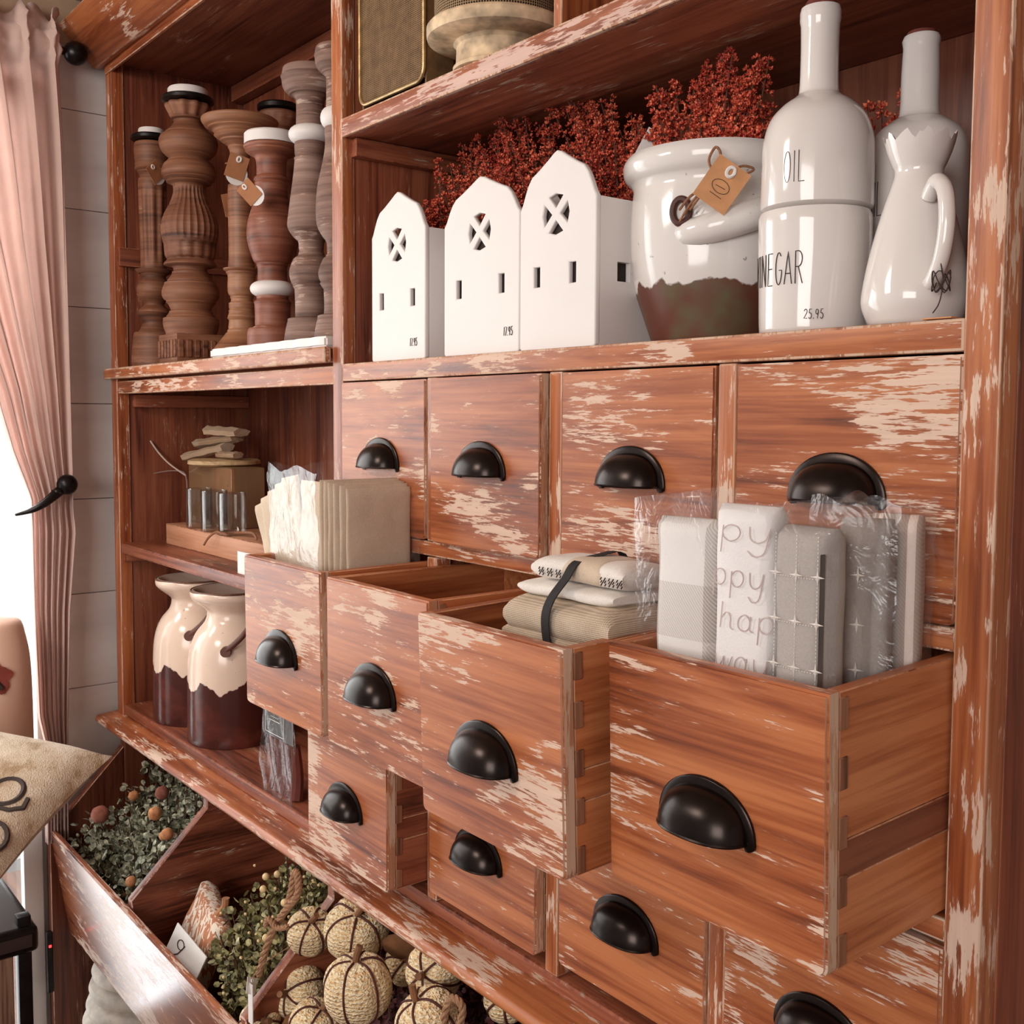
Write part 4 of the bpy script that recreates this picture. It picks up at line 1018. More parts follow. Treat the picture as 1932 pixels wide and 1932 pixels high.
# ------------------------------------------------------------------ cloth in the drawers
def slab(name, w_, th, h, mat, parent, loc, rz=0, tilt=0, roll=0, seed=0, cr=.0015, nx=12, nz=16,  mats=None, bulge=.25):
    """soft folded cloth slab: width x, thickness y, height z, pillowy edges and creases"""
    V, F = [], []
    M = Matrix.Rotation(rz, 4, 'Z') @ Matrix.Rotation(tilt, 4, 'X') @ Matrix.Rotation(roll, 4, 'Y')
    ring = 24; nz = 34
    for i in range(nz + 1):
        v = i / nz if i < 24 else .70 + .30 * ((i - 23.5) / 10.5) ** .7; v = min(v * 1.0, 1) if i >= 24 else i / 24 * .70; z = h * v
        ez = max(.25, math.sqrt(max(0, 1 - max(0, (v - .965) / .035) ** 2)))
        for k in range(ring):
            a = 2 * PI * k / ring
            cx = math.copysign(abs(cos(a)) ** .35, cos(a)); cy = math.copysign(abs(sin(a)) ** .6, sin(a))
            x = w_ / 2 * cx; y = th / 2 * cy * ez * (1 + bulge * .3 * (1 - abs(cx)))
            nn = noise.noise(Vector((x * 30 + seed, y * 30, z * 16 + seed)))
            x += nn * cr * 1.2; y += noise.noise(Vector((x * 40 - seed, z * 22, seed * 1.7))) * cr * 2
            V.append(M @ Vector((x, y, z)))
    for i in range(nz):
        for k in range(ring):
            a, b_ = i * ring + k, i * ring + (k + 1) % ring
            F.append((a, b_, b_ + ring, a + ring))
    F.append(tuple(range(ring))[::-1]); F.append(tuple(nz * ring + k for k in range(ring)))
    return mesh_any(name, V, F, mat, parent, None, loc, True, 60)
def pat(name, kind):
    """printed or woven towel patterns in object space (metres)"""
    m, t, b = nt(name); v = objvec(t, False); sp = N(t, 'ShaderNodeSeparateXYZ'); L(t, v, sp.inputs[0]); x, y, z = sp.outputs
    fine = noi(t, v, 600, 1)
    b.inputs['Roughness'].default_value = .95; b.inputs['Specular IOR Level'].default_value = .1
    def band(val, lo, hi): return ma(t, 'MULTIPLY', ma(t, 'GREATER_THAN', val, lo), ma(t, 'LESS_THAN', val, hi))
    tw = ma(t, 'MULTIPLY_ADD', ma(t, 'SINE', ma(t, 'MULTIPLY', ma(t, 'ADD', ma(t, 'MULTIPLY', x, 1.3), z), 1900), 0), .5, .5)
    if kind == 'check':
        hz = band(z, .190, .234); hx = ma(t, 'MAXIMUM', ma(t, 'GREATER_THAN', x, .020), ma(t, 'LESS_THAN', x, -.024))
        hx2 = ma(t, 'MULTIPLY', hx, ma(t, 'MULTIPLY_ADD', tw, .5, .3)); hz2 = ma(t, 'MULTIPLY', hz, ma(t, 'MULTIPLY_ADD', tw, .4, .15))
        f = ma(t, 'ADD', hx2, hz2)
        col = mixc(t, ma(t, 'MINIMUM', f, 1), (.76, .73, .71), (.40, .35, .31))
    elif kind == 'stripe':
        s = ma(t, 'MAXIMUM', band(x, -.0135, -.0105), ma(t, 'MAXIMUM', band(x, .0085, .0145), band(x, -.017, -.016)))
        base = mixc(t, ma(t, 'MULTIPLY', tw, .5), (.48, .41, .37), (.35, .29, .26))
        col = mixc(t, s, base, (.85, .74, .68))
    elif kind == 'black':
        col = mixc(t, fine, (.82, .75, .68), (.74, .66, .58))
    else:
        col = mixc(t, fine, (.45, .41, .385), (.38, .34, .315)) if kind == 'grey' else mixc(t, fine, (.36, .32, .30), (.29, .255, .235))
    L(t, col, b.inputs['Base Color'])
    bump(t, b, ma(t, 'MULTIPLY_ADD', tw, .3 if kind in ('check', 'stripe') else 0, fine), .35, .0008)
    return m
# drawer 1: napkin packs (world positions; the drawer floor is about z -.42)
def star(cx, cz, s, y):
    pts = []
    for k in range(8):
        a = PI / 4 * k; r = s if k % 2 == 0 else s * .22
        pts.append((cx + r * sin(a), y, cz + r * cos(a)))
    return pts
n1 = thing('napkin_pack', (.135, -.065, -.4150), 'upright pack of folded oatmeal linen napkins, square corner facing out', 'napkins', 'napkin packs in the first drawer')
for i in range(6):
    y0 = -.052 + [.020, .014, .009, .005, .002, 0][i]
    slab('napkin', .060 - y0, .0062, .288 - [.010, .006, .004, .003, .001, 0][i], linen, n1, (.055 - .0062 * i, (.060 + y0) / 2, 0), PI / 2, 0, 0, i * 3.1, .0010)
for i in range(5):
    slab('napkin', .056, .006, .285 - .006 * i, linen, n1, (-.008, -.045 + .010 * i, 0), 0, 0, 0, 20 + i, .0012)
n2 = thing('napkin_pack', (.062, -.072, -.4150), 'leaning fan of folded linen napkins in crinkled plastic, spilling left out of the drawer', 'napkins', 'napkin packs in the first drawer')
for i in range(5):
    slab('napkin', .040, .008, .292 - .006 * i, linen, n2, (.052 - .010 * i, -.034 + .003 * i, 0), .12, 0, -.16 - .055 * i, 40 + i, .002)
def film_sheet(name, parent, pts_fn, nu, nv, mat, loc=(0, 0, 0)):
    V, F = [], []
    for j in range(nv + 1):
        for i in range(nu + 1):
            V.append(pts_fn(i / nu, j / nv))
    for j in range(nv):
        for i in range(nu):
            a = j * (nu + 1) + i; F.append((a, a + 1, a + nu + 2, a + nu + 1))
    return mesh_any(name, V, F, mat, parent, None, loc, True, 80)
def crumple(p, s, amp, sc=28):
    n = noise.noise_vector(Vector(p) * sc + Vector((s, s * 2, s * 3))); m_ = noise.noise_vector(Vector(p) * sc * 3 + Vector((s * 5, 1, 2)))
    return Vector(p) + n * amp + m_ * amp * .45
def bag_loop(corners, z0, z1, s, amp, nu=48, nv=20, flare=0.0, topwave=.004):
    cs = [Vector((*c, 0)) for c in corners]; n = len(cs)
    cen = sum(cs, Vector()) / n
    def fn(u, v):
        q = (u % 1.0) * n; k = int(q) % n; f = q - int(q)
        p = cs[k] * (1 - f) + cs[(k + 1) % n] * f
        p = cen + (p - cen) * (1 + flare * v)
        z = z0 + (z1 - z0) * v + (topwave * sin(u * 40 + s) if v > .98 else 0)
        out = crumple((p.x, p.y, z), s, amp * (.35 + .65 * v))
        return out
    return fn, nu, nv
pl1 = thing('plastic_bag', (.09, -.06, -.4150), 'crinkled clear plastic bag around the napkin packs', 'bag')
fn, nu, nv = bag_loop([(.119, -.086), (.119, .056), (-.02, .056), (-.060, -.060)], .165, .302, 3, .0045, 60, 22, .06)
film_sheet('film', pl1, lambda u, v: fn(u, v), nu, nv, clear_dense)
wbox('white_label', .092, .110, -.0005, .0005, 0, .0, card, pl1) if 0 else None

# drawer 3: folded hand towels with a black ribbon
ht = thing('towel_bundle', (.628, -.095, -.414), 'bundle of folded cream and oatmeal towels tied with a black ribbon', 'towels')
def fold(name, w_, dp, h, mat, z, x=0, y=0, rz=0, seed=0, cr=.003):
    V, F = [], []
    nx, ring = 30, 30; M = Matrix.Rotation(rz, 4, 'Z')
    for i in range(nx + 1):
        u = i / nx; xx = (u - .5) * w_
        e = max(.5, math.sqrt(max(0, 1 - (abs(u - .5) * 2) ** 14)))
        for k in range(ring):
            a = 2 * PI * k / ring
            yy = dp / 2 * math.copysign(abs(cos(a)) ** .55, cos(a)) * (.97 + .03 * e); zz = h / 2 * math.copysign(abs(sin(a)) ** .7, sin(a)) * e
            nn = noise.noise(Vector((xx * 22 + seed, yy * 22, zz * 30)))
            V.append(M @ Vector((xx + nn * .001, yy + nn * cr, zz + nn * cr)) + Vector((x, y, z)))
    for i in range(nx):
        for k in range(ring):
            a, b_ = i * ring + k, i * ring + (k + 1) % ring
            F.append((a, b_, b_ + ring, a + ring))
    F.append(tuple(range(ring))[::-1]); F.append(tuple(nx * ring + k for k in range(ring)))
    return mesh_any(name, V, F, mat, ht, None, (0, 0, 0), True, 60)
fold('linen_towel', .142, .085, .040, linen_w, .182, -.004, 0, .0, 1)
fold('linen_towel', .130, .075, .150, linen_w, .088, .002, .004, .0, 2)
fold('linen_towel', .146, .080, .024, linen_w, .163, -.006, -.002, .0, 4, .004)
fold('cream_towel', .126, .070, .015, white_cloth, .2075, -.008, .008, .02, 7, .002)
ct = fold('cream_towel', .120, .066, .024, white_cloth, .226, .002, .012, .0, 9, .002)
fold('oatmeal_stripe', .050, .0675, .0250, linen, .2262, .010, .012, .0, 9, .002)
V, F = [], []
for x in (-.040, -.028, -.016, -.004, .043, .053, .063):       # little woven black motifs
    for a in range(3):
        for b_ in range(3):
            if (a + b_) % 2 == 0 or a == 1:
                tube_np([(x - .003 + .0024 * b_, -.0235 - .0004 * a, .2205 + .0026 * a), (x - .0015 + .0024 * b_, -.0237 - .0004 * a, .2225 + .0026 * a)], .00075, 4, True, False, V, F)
mesh_any('woven_motifs', V, F, ink, ht, None, (0, 0, 0))
rbn = [(-.001, .05, .215), (-.001, .04, .240), (.0, .012, .2405), (.001, -.018, .236), (.0, -.030, .222), (-.003, -.044, .205), (-.006, -.048, .188), (-.006, -.0455, .165), (-.003, -.0395, .14), (-.002, -.0385, .09), (-.002, -.038, .02)]
rbn = spline(rbn, 4); V, F = [], []
for p in rbn: V += [p + Vector((-.0052, 0, 0)), p + Vector((.0052, 0, 0)), p + Vector((.0052, .0012, -.0004)), p + Vector((-.0052, .0012, -.0004))]
for i in range(len(rbn) - 1):
    for j in range(4):
        a = i * 4 + j; b_ = i * 4 + (j + 1) % 4; F.append((a, b_, b_ + 4, a + 4))
mesh_any('black_ribbon', V, F, felt, ht, None, (0, 0, 0))

# drawer 4: tea towels standing on end
TW = 'tea towels in the front drawer'
zb4 = -.4130
def tea(x, y, w_, th, ztop, rz, mat, label, seed):
    t = thing('tea_towel', (x, y, zb4), label, 'tea towel', TW, rz)
    slab('folded_cloth', w_, th, ztop - zb4, mat, t, (0, 0, 0), 0, 0, 0, seed, .0016, 12, 18)
    return t
t1 = tea(.765, -.1080, .0600, .030, -.128, .10, pat('check_twill', 'check'), 'rolled tea towel in white and grey check, leftmost in the front drawer', 3)
t2 = tea(.823, -.1080, .0545, .030, -.114, .04, plain('bright_white_cotton', (.78, .75, .74), .9, 0, .02, 30, .4, 500), 'rolled white tea towel printed with pale script, second from the left', 8)
t3 = tea(.876, -.1080, .0440, .032, -.126, -.02, pat('grey_cotton', 'grey'), 'rolled grey tea towel with stitched stars and dashed lines, at the drawer corner', 12)
t4 = tea(.8920, -.0640, .0360, .030, -.121, .35, pat('dark_grey_cotton', 'dgrey'), 'rolled dark grey tea towel with a single column of stitched stars', 17)
t5 = tea(.8930, -.0250, .0380, .030, -.120, .40, pat('striped_twill', 'stripe'), 'rolled striped tea towel nearest the hutch frame', 23)
for word, z, x0 in (('py', .272, -.020), ('ppy', .238, -.026), ('hap', .206, -.018), ('way', .174, -.022)):
    lettering('script', [[(q.x, q.y) for q in spline([(x, zz, 0) for x, zz in s], 4)] for s in strokes(word, .050, .019, .05, .12)], lambda a, b_, z=z, x0=x0: (x0 + a, -.0168 - .0012 * cos((x0 + a) * 90), z + b_), .00042, ink_soft, t2)
def stars(t, cols, rows, y, dash=True):
    V, F = [], []
    thread = white_cloth
    for cx in cols:
        for cz in rows:
            yy = y(cx)
            pts = star(cx, cz, .0062, yy)
            b0 = len(V); V.append((cx, yy - .0012, cz)); V += pts
            for k in range(8): F.append((b0, b0 + 1 + k, b0 + 1 + (k + 1) % 8))
    mesh_any('stitched_stars', V, F, white_cloth, t, None, (0, 0, 0), False)
    if dash:
        V, F = [], []
        for cx in cols:
            for k in range(60):
                z = .13 + k * .0027
                if z < .283: tube_np([(cx, y(cx), z), (cx, y(cx), z + .0013)], .00035, 4, True, False, V, F)
        for cz in rows:
            for k in range(20):
                x = -.022 + k * .0023
                if x < .021: tube_np([(x, y(x), cz - .0015), (x + .0012, y(x + .0012), cz - .0015)], .0003, 4, True, False, V, F)
        mesh_any('dashed_stitching', V, F, white_cloth, t, None, (0, 0, 0))
stars(t3, (-.0175, .0015, .0185), (.155, .188, .221, .254), lambda x: -.0180 - .0012 * cos(x * 60) + max(0, abs(x) - .016) * .4)
stars(t4, (-.002,), (.150, .183, .216, .252), lambda x: -.0172, False)
wbox('fold_shadow', .0198, .0208, -.0172, -.0120, .02, .270, plain('fold_shadow_grey', (.14, .115, .105), .9), t3, .0006, ink, 1, True)  # dark strip stands in for the shade inside the fold
bg1 = thing('plastic_bag', (.82, -.10, zb4), 'clear plastic sleeve over the three front tea towels', 'bag')
fn, nu, nv = bag_loop([(-.108, -.0195), (.086, -.0195), (.086, .020), (-.108, .024)], .16, .302, 5, .0032, 84, 18, .03)
film_sheet('film', bg1, lambda u, v: fn(u, v), nu, nv, clear)
bg2 = thing('plastic_bag', (.892, -.045, zb4), 'clear plastic sleeve over the two rear tea towels, with a loose flap at right', 'bag')
fn2, nu, nv = bag_loop([(-.030, -.045), (.030, -.024), (.024, .030), (-.030, .030)], .16, .305, 7, .0028, 60, 18, .03)
film_sheet('film', bg2, lambda u, v: fn2(u, v), nu, nv, clear)
film_sheet('film', bg2, lambda u, v: crumple((.022 + .018 * v + .010 * u, .005 + .010 * v, .300 - .045 * v + .006 * u), 4, .003, 60), 5, 14, clear_dense)

# ------------------------------------------------------------------ bin contents
def leaf_shape(n=6, cup_=.25):
    V = [(0, 0, 0)] + [(.55 + .55 * cos(2 * PI * k / n + PI), .5 * sin(2 * PI * k / n + PI), cup_ * (1 - cos(2 * PI * k / n + PI)) * .2) for k in range(n)]
    V[0] = (.55, 0, -.08)
    F = [(0, 1 + k, 1 + (k + 1) % n) for k in range(n)]
    return V, F
def leafm(name, c0, c1, c2):
    m, t, b = nt(name); v = objvec(t); f = noi(t, v, 90, 2)
    L(t, ramp(t, f, [(.35, c0), (.5, c1), (.66, c2)]), b.inputs['Base Color']); b.inputs['Roughness'].default_value = .55
    return m
def bush(name, loc, label, cat, region, nst, seed, mat, lsize, balls=None, group=None, per=26, spread=.018):
    """region(rng) gives a stem tip in world space"""
    t = thing(name, loc, label, cat, group); rng = np.random.default_rng(seed)
    T, A, SV, SF = [], [], [], []
    for i in range(nst):
        tip = np.array(region(rng)) - np.array(loc); b0 = np.array([tip[0] * .35, tip[1] * .35, .0])
        mid = (tip + b0) / 2 + np.array([0, 0, .02]); cur = [((1 - u) ** 2 * b0 + 2 * u * (1 - u) * mid + u * u * tip) for u in np.linspace(0, 1, 7)]
        tube_np(cur, .0012, 4, False, False, SV, SF)
        u = 1 - .55 * rng.random(per) ** 1.2
        P = ((1 - u) ** 2)[:, None] * b0 + (2 * u * (1 - u))[:, None] * mid + (u * u)[:, None] * tip
        d = rng.normal(size=(per, 3)); d[:, 2] = d[:, 2] * .6 + .35; d /= np.linalg.norm(d, axis=1, keepdims=True)
        T.append(P + d * rng.random((per, 1)) * spread); A.append(d)
    T = np.concatenate(T); A = np.concatenate(A)
    R_ = rot_frames(A, rng); R_ = R_[:, :, [2, 0, 1]]
    V, F = instance(*leaf_shape(), R_, T, rng.uniform(.6, 1.2, len(T)) * lsize)
    o = np_obj('leaves', V, F, mat, t, None, (0, 0, 0), False); o['kind'] = 'stuff'
    o = mesh_any('stems', SV, SF, stem_m, t, None, (0, 0, 0)); o['kind'] = 'stuff'
    return t
def ball_np(r, seg=12, rings=8):
    prof = [(r * sin(PI * i / rings), -r * cos(PI * i / rings)) for i in range(rings + 1)]
    return lathe_np(prof, seg)
green_grey = leafm('grey_green_leaves', (.09, .09, .06), (.34, .36, .25), (.72, .70, .54))
green_olive = leafm('olive_leaves', (.07, .06, .024), (.24, .22, .09), (.50, .45, .22))
def reg1(rng):
    x = rng.uniform(-.925, -.53); y = rng.uniform(-.115, .12)
    return (x, y, -.925 + .12 * (y + .10) / .20 * 1.2 + rng.uniform(-.05, .045) + (.04 if x > -.72 and y > 0 else 0))
b1 = bush('succulent_bush', (-.72, .0, -1.1195), 'grey-green leafy bush with orange puffs in the left bin', 'plant', reg1, 150, 11, green_grey, .0125, per=34)
puff_o = plain('orange_puff', (.62, .27, .12), .9, 0, .3, 90, .8, 160); puff_r = plain('russet_puff', (.34, .12, .085), .9, 0, .3, 90, .8, 160)
V0, F0 = ball_np(1, 14, 9)
def at_px(px, y):      # bearing of a column of the bin, used to lay out the puffs along x
    return px
for i, (x, y, z, r, m_) in enumerate(((-.840, -.085, -.855, .027, puff_r), (-.665, -.035, -.812, .020, puff_o), (-.735, .005, -.800, .021, puff_r), (-.575, -.045, -.822, .017, puff_o), (-.83, -.02, -.828, .016, puff_o), (-.62, -.035, -.842, .014, puff_o), (-.60, -.105, -.905, .015, puff_o), (-.555, -.125, -.935, .015, puff_r))):
    V = [tuple(np.array(v) * r * (1 + .10 * noise.noise(Vector(v) * 5))) for v in V0]
    V = [tuple(np.array(v) * .66) for v in V]; np_obj('flower_puff', V, F0, m_, b1, None, (x + .72, y, z + 1.1195))
def reg2(rng):
    x = rng.uniform(-.245, -.055); y = rng.uniform(-.115, .10)
    return (x, y, -.905 + .17 * (y + .115) / .215 + rng.uniform(-.05, .03) + .03 * (x + .3) / .24)
b2 = bush('berry_bush', (-.17, .0, -1.1195), 'olive-leaved spray with pale yellow berries in the middle bin', 'plant', reg2, 130, 12, green_olive, .0115, per=34)
rngb = random.Random(3); bery = plain('yellow_berry', (.72, .52, .26), .35)
for i in range(46):
    x, y, z = reg2(np.random.default_rng(200 + i)); big = i < 12
    r = .0058 if big else .0024
    np_obj('berry', [tuple(np.array(v) * r) for v in V0], F0, bery, b2, None, (x + .17, y - .02, z + 1.1195 + .012))
purple = leafm('purple_leaves', (.03, .010, .010), (.10, .028, .030), (.20, .065, .06))
b3 = bush('purple_foliage', (.06, .08, -1.1195), 'dark purple-red foliage behind the woven pumpkins, under the ledge', 'plant', lambda r: (r.uniform(-.14, .42), r.uniform(.0, .14), -.79 + r.uniform(-.05, .02)), 120, 13, purple, .010, per=34)
# straw pumpkins
def straw():
    m, t, b = nt('woven_straw'); v = objvec(t)
    w1 = N(t, 'ShaderNodeTexWave', wave_type='BANDS', bands_direction='Z'); w1.inputs['Scale'].default_value = 62; w1.inputs['Distortion'].default_value = 5; w1.inputs['Detail'].default_value = 2; w1.inputs['Detail Scale'].default_value = 4
    L(t, v, w1.inputs['Vector']); vo = N(t, 'ShaderNodeTexVoronoi'); vo.inputs['Scale'].default_value = 210; L(t, v, vo.inputs['Vector'])
    h = ma(t, 'MULTIPLY_ADD', w1.outputs['Fac'], .6, ma(t, 'MULTIPLY', vo.outputs['Distance'], .7))
    L(t, ramp(t, h, [(.12, (.42, .20, .07)), (.35, (.86, .58, .29)), (.8, (.96, .80, .53))]), b.inputs['Base Color'])
    b.inputs['Roughness'].default_value = .85; bump(t, b, h, 1.0, .0030); return m
straw_m = straw(); bandm = plain('dark_red_band', (.075, .014, .010), .7); leafb = plain('dry_brown_leaf', (.20, .085, .035), .75, 0, .4, 40)
def pumpkin(x, y, z, r, sq, rot, label, tex=1):
    t = thing('straw_pumpkin', (x, y, z - r * sq), label, 'pumpkin', 'woven straw pumpkins in the right bin')
    Rm = Matrix.Translation((0, 0, r * sq)) @ Matrix.Rotation(rot[2], 4, 'Z') @ Matrix.Rotation(rot[1], 4, 'Y') @ Matrix.Rotation(rot[0], 4, 'X')
    nl = 6
    def sp_(a, e, off=0):
        lob = 1 - .07 * (.5 + .5 * cos(nl * a)) ** 3
        rr = r * lob + off
        zz = sq * r * sin(e) * (1 - .22 * max(0, sin(e)) ** 6) * 1.02 + off * sin(e)
        return Vector((rr * cos(e) ** .9 * cos(a), rr * cos(e) ** .9 * sin(a), zz)) if cos(e) > 1e-4 else Vector((0, 0, zz))
    V, F = [], []; seg, rg_ = 48, 20
    for i in range(rg_ + 1):
        e = -PI / 2 + PI * i / rg_
        for k in range(seg):
            p = sp_(2 * PI * k / seg, max(-PI / 2 + .01, min(PI / 2 - .01, e)))
            p = p * (1 + .03 * noise.noise(p * 60)); V.append(Rm @ p)
    for i in range(rg_):
        for k in range(seg):
            k2 = (k + 1) % seg; F.append((i * seg + k, i * seg + k2, (i + 1) * seg + k2, (i + 1) * seg + k))
    np_obj('straw_body', [tuple(v) for v in V], F, straw_m, t, None, (0, 0, 0))
    for k in range(nl):
        a = 2 * PI * k / nl
        tube('band', [Rm @ sp_(a, -1.45 + 2.9 * i / 16, .0006) for i in range(17)], .0016, bandm, t, None, (0, 0, 0), 6)
    tube('stem', [Rm @ Vector((0, 0, sq * r * .75)), Rm @ Vector((.003, 0, sq * r * 1.0)), Rm @ Vector((.006, .004, sq * r * 1.0 + .012))], .0045, leafb, t, None, (0, 0, 0), 8)
    return t
PK = [(.000, -.052, -.782, .034, .95, (.3, .5, .2), 'woven straw pumpkin at the back left, below the rope loop'),
      (.092, -.030, -.750, .045, .88, (.35, .35, .4), 'large woven straw pumpkin at the top, under the wooden ledge'),
      (.196, -.088, -.768, .0445, .97, (.05, -.05, .1), 'large upright woven straw pumpkin in the middle of the pile'),
      (-.028, -.055, -.882, .040, .95, (1.2, .3, .2), 'woven straw pumpkin beside the white swing tag'),
      (.160, .005, -.782, .028, .95, (.8, .2, .9), 'smaller straw pumpkin half hidden behind the middle pair'),
      (.262, -.016, -.742, .037, .92, (1.3, .2, .3), 'straw pumpkin against the ledge, right of the top one'),
      (.318, -.062, -.764, .041, .90, (.4, -.4, .2), 'straw pumpkin at the bottom edge, right of the pile'),
      (-.040, -.112, -.915, .031, .95, (.3, .9, .2), 'straw pumpkin at the lower left of the pile, over the divider'),
      (.078, -.085, -.874, .038, .90, (.2, .3, 1.2), 'straw pumpkin at the bottom edge under the middle one'),
      (.375, .010, -.738, .027, .92, (.9, .3, .5), 'shadowed straw pumpkin at the right, partly under the ledge'),
      (.245, -.030, -.832, .028, .92, (.2, .8, .5), 'small straw pumpkin in shade right of the upright one'),
      (.120, -.030, -.980, .055, .9, (0, 0, 0), 'straw pumpkin deep in the bin under the others'),
      (.33, -.01, -.93, .055, .9, (0, .4, 0), 'straw pumpkin deep in the bin at the right')]
for p in PK: pumpkin(*p)
lf, lF = leaf_shape(10, .4)
for i, (x, y, z, s, a, b_) in enumerate(((-.035, -.085, -.775, .050, 1.9, .5), (.035, -.02, -.83, .045, .6, 1.2), (.200, -.03, -.722, .05, 2.4, .9), (.05, -.10, -.86, .045, -.4, .9), (.24, -.08, -.83, .05, .2, .4))):
    t = thing('dry_leaf', (x, y, z), ['curled brown leaf by the rope at the left of the pumpkins', 'brown leaf tucked under the back left pumpkin', 'brown leaf between the top pumpkin and the ledge', 'brown leaf right of the upright pumpkin', 'brown leaf in the shadow below the pumpkins'][i], 'leaf', 'dry leaves among the pumpkins')
    M = Matrix.Rotation(a, 3, 'Z') @ Matrix.Rotation(b_, 3, 'Y')
    V = [M @ (Vector(v) * s) for v in lf]; V += [M @ (Vector((v[0], v[1], v[2] + .02)) * s) for v in lf]
    n = len(lf); F = [tuple(f) for f in lF] + [tuple(k + n for k in f[::-1]) for f in lF]
    mesh_any('leaf_blade', V, F, leafb, t, None, (0, 0, 0))
def rope(name, pts, r, mat, parent, local=(0, 0, 0)):
    V, F = [], []
    c = spline(pts, 10)
    for ph in (0, 2 * PI / 3, 4 * PI / 3):
        q = []
        for i, p in enumerate(c):
            tg = (c[min(i + 1, len(c) - 1)] - c[max(i - 1, 0)]).normalized(); s = tg.orthogonal().normalized(); s = tg.cross(Vector((0, 1, .3))).normalized(); u = tg.cross(s)
            a = i * .75 + ph; q.append(p + (s * cos(a) + u * sin(a)) * r * .55)
        tube_np(q, r * .62, 6, True, False, V, F)
    return mesh_any(name, V, F, mat, parent, None, local)
rp = thing('jute_rope', (.04, -.125, -.80), 'twisted jute hanging loop running up the left side of the pumpkins', 'rope')
rope('rope_strand', [(-.065, .005, -.035), (-.045, .005, .005), (-.020, .008, .050), (.008, .012, .085), (.030, .018, .112), (.028, .02, .135), (.018, .02, .138), (.012, .018, .110), (.004, .014, .080)], .0048, rope_m, rp)
rope('rope_strand', [(-.030, .0, .052), (-.012, -.004, .070), (.004, .0, .062), (.022, .008, .068)], .0036, rope_m, rp)
rp2 = thing('jute_rope', (.365, -.065, -.745), 'second jute loop hanging at the lower right of the pumpkins', 'rope')
rope('rope_strand', [(.0, 0, -.05), (-.012, 0, -.01), (.002, 0, .03), (.02, .004, .026), (.016, 0, -.01), (.02, 0, -.05)], .0042, rope_m, rp2)
stg = thing('swing_tag', (-.005, -.140, -.845), 'narrow white swing tag hanging beside the pumpkins', 'tag')
g, Mx = swing_tag(stg, (-.010, -.138, -.838), .018, -.12, False, 1.0, card, 'tag_card')
wbox('tag_card', -.010, .004, -.0007, .0007, -.046, .012, card, stg, .0002, card, 1, True)
tube('string', [(0, 0, .02), (.03, .01, .055), (.065, .03, .085)], .0006, twine, stg, None, (0, 0, 0), 5)
# leaf-printed sack with a torn white card
def leafprint():
    m, t, b = nt('rust_leaf_print'); v = objvec(t); n = noi(t, scl(t, v, (1, 1, .35)), 75, 2, .6, 1.5)
    L(t, ramp(t, n, [(.49, (.50, .20, .10)), (.52, (.82, .70, .58))]), b.inputs['Base Color']); b.inputs['Roughness'].default_value = .8; return m
sk_ = thing('printed_sachet', (-.405, -.075, -1.005), 'rounded sachet with a rust and cream leaf print, white card in front of it', 'sachet')
lpm = leafprint()
ob = slab('sachet_cloth', .150, .036, .130, lpm, sk_, (0, 0, 0), -.1, -.35, .18, 55, .004)
tube('twig_stem', spline([(.060, .03, .115), (.078, .035, .135), (.080, .036, .150)], 4), .0065, kraft, sk_, None, (0, 0, 0), 8)
wc = thing('white_card', (-.335, -.112, -.950), 'torn-edged white card with brush script in the middle bin', 'card')
ob = wbox('card_sheet', -.062, .062, -.0012, .0012, -.035, .042, card, wc, .0004, card, 1, True); ob.rotation_euler = (-.45, .08, 0)
def cmap(a, b_):
    return ob_m @ Vector((a, -.0020, b_))
from mathutils import Euler
ob_m = Matrix.Translation(ob.location) @ Euler((-.45, .08, 0)).to_matrix().to_4x4()
lettering('script', [arc(-.022, .018, .012, .007, 0, 330, 14), spline([(-.034, -.004, 0), (-.012, .006, 0), (-.006, .024, 0)], 4) and [(-.034, -.004), (-.02, .004), (-.008, .022)], [(.000, -.014), (.004, -.006), (.010, -.013), (.016, -.004), (.022, -.012), (.030, -.006)]], cmap, .0008, ink, wc)
bd = thing('bent_bands', (-.255, -.110, -1.030), 'two curved brown wood hoops below the white card', 'hoop')
for k in range(2):
    tube('hoop', spline([(-.075 + .02 * k, .0, -.03 + .012 * k), (-.02 + .02 * k, -.01, .005), (.04 + .012 * k, -.006, .045)], 5), .0045, kraft, bd, None, (0, 0, 0), 8)

# ribbed white urn under the bin
un = thing('ribbed_urn', (-.785, -.010, -1.5995), 'tall off-white urn with coiled ribs standing below the left bin', 'urn')
pr = [(0, 0), (.13, 0)]
for i in range(13):
    z0 = .01 + i * .034; rr = .155 - .045 * (i / 12) ** 2
    pr += [(rr - .014, z0 + .002), (rr - .002, z0 + .009), (rr, z0 + .018), (rr - .004, z0 + .027)]
pr += [(.09, .455), (.075, .458), (0, .45)]
lathe('urn_body', pr, plain('cream_urn', (.62, .54, .46), .7, 0, .2, 40, .3, 90), un, None, (0, 0, 0), 56, crp, 1)

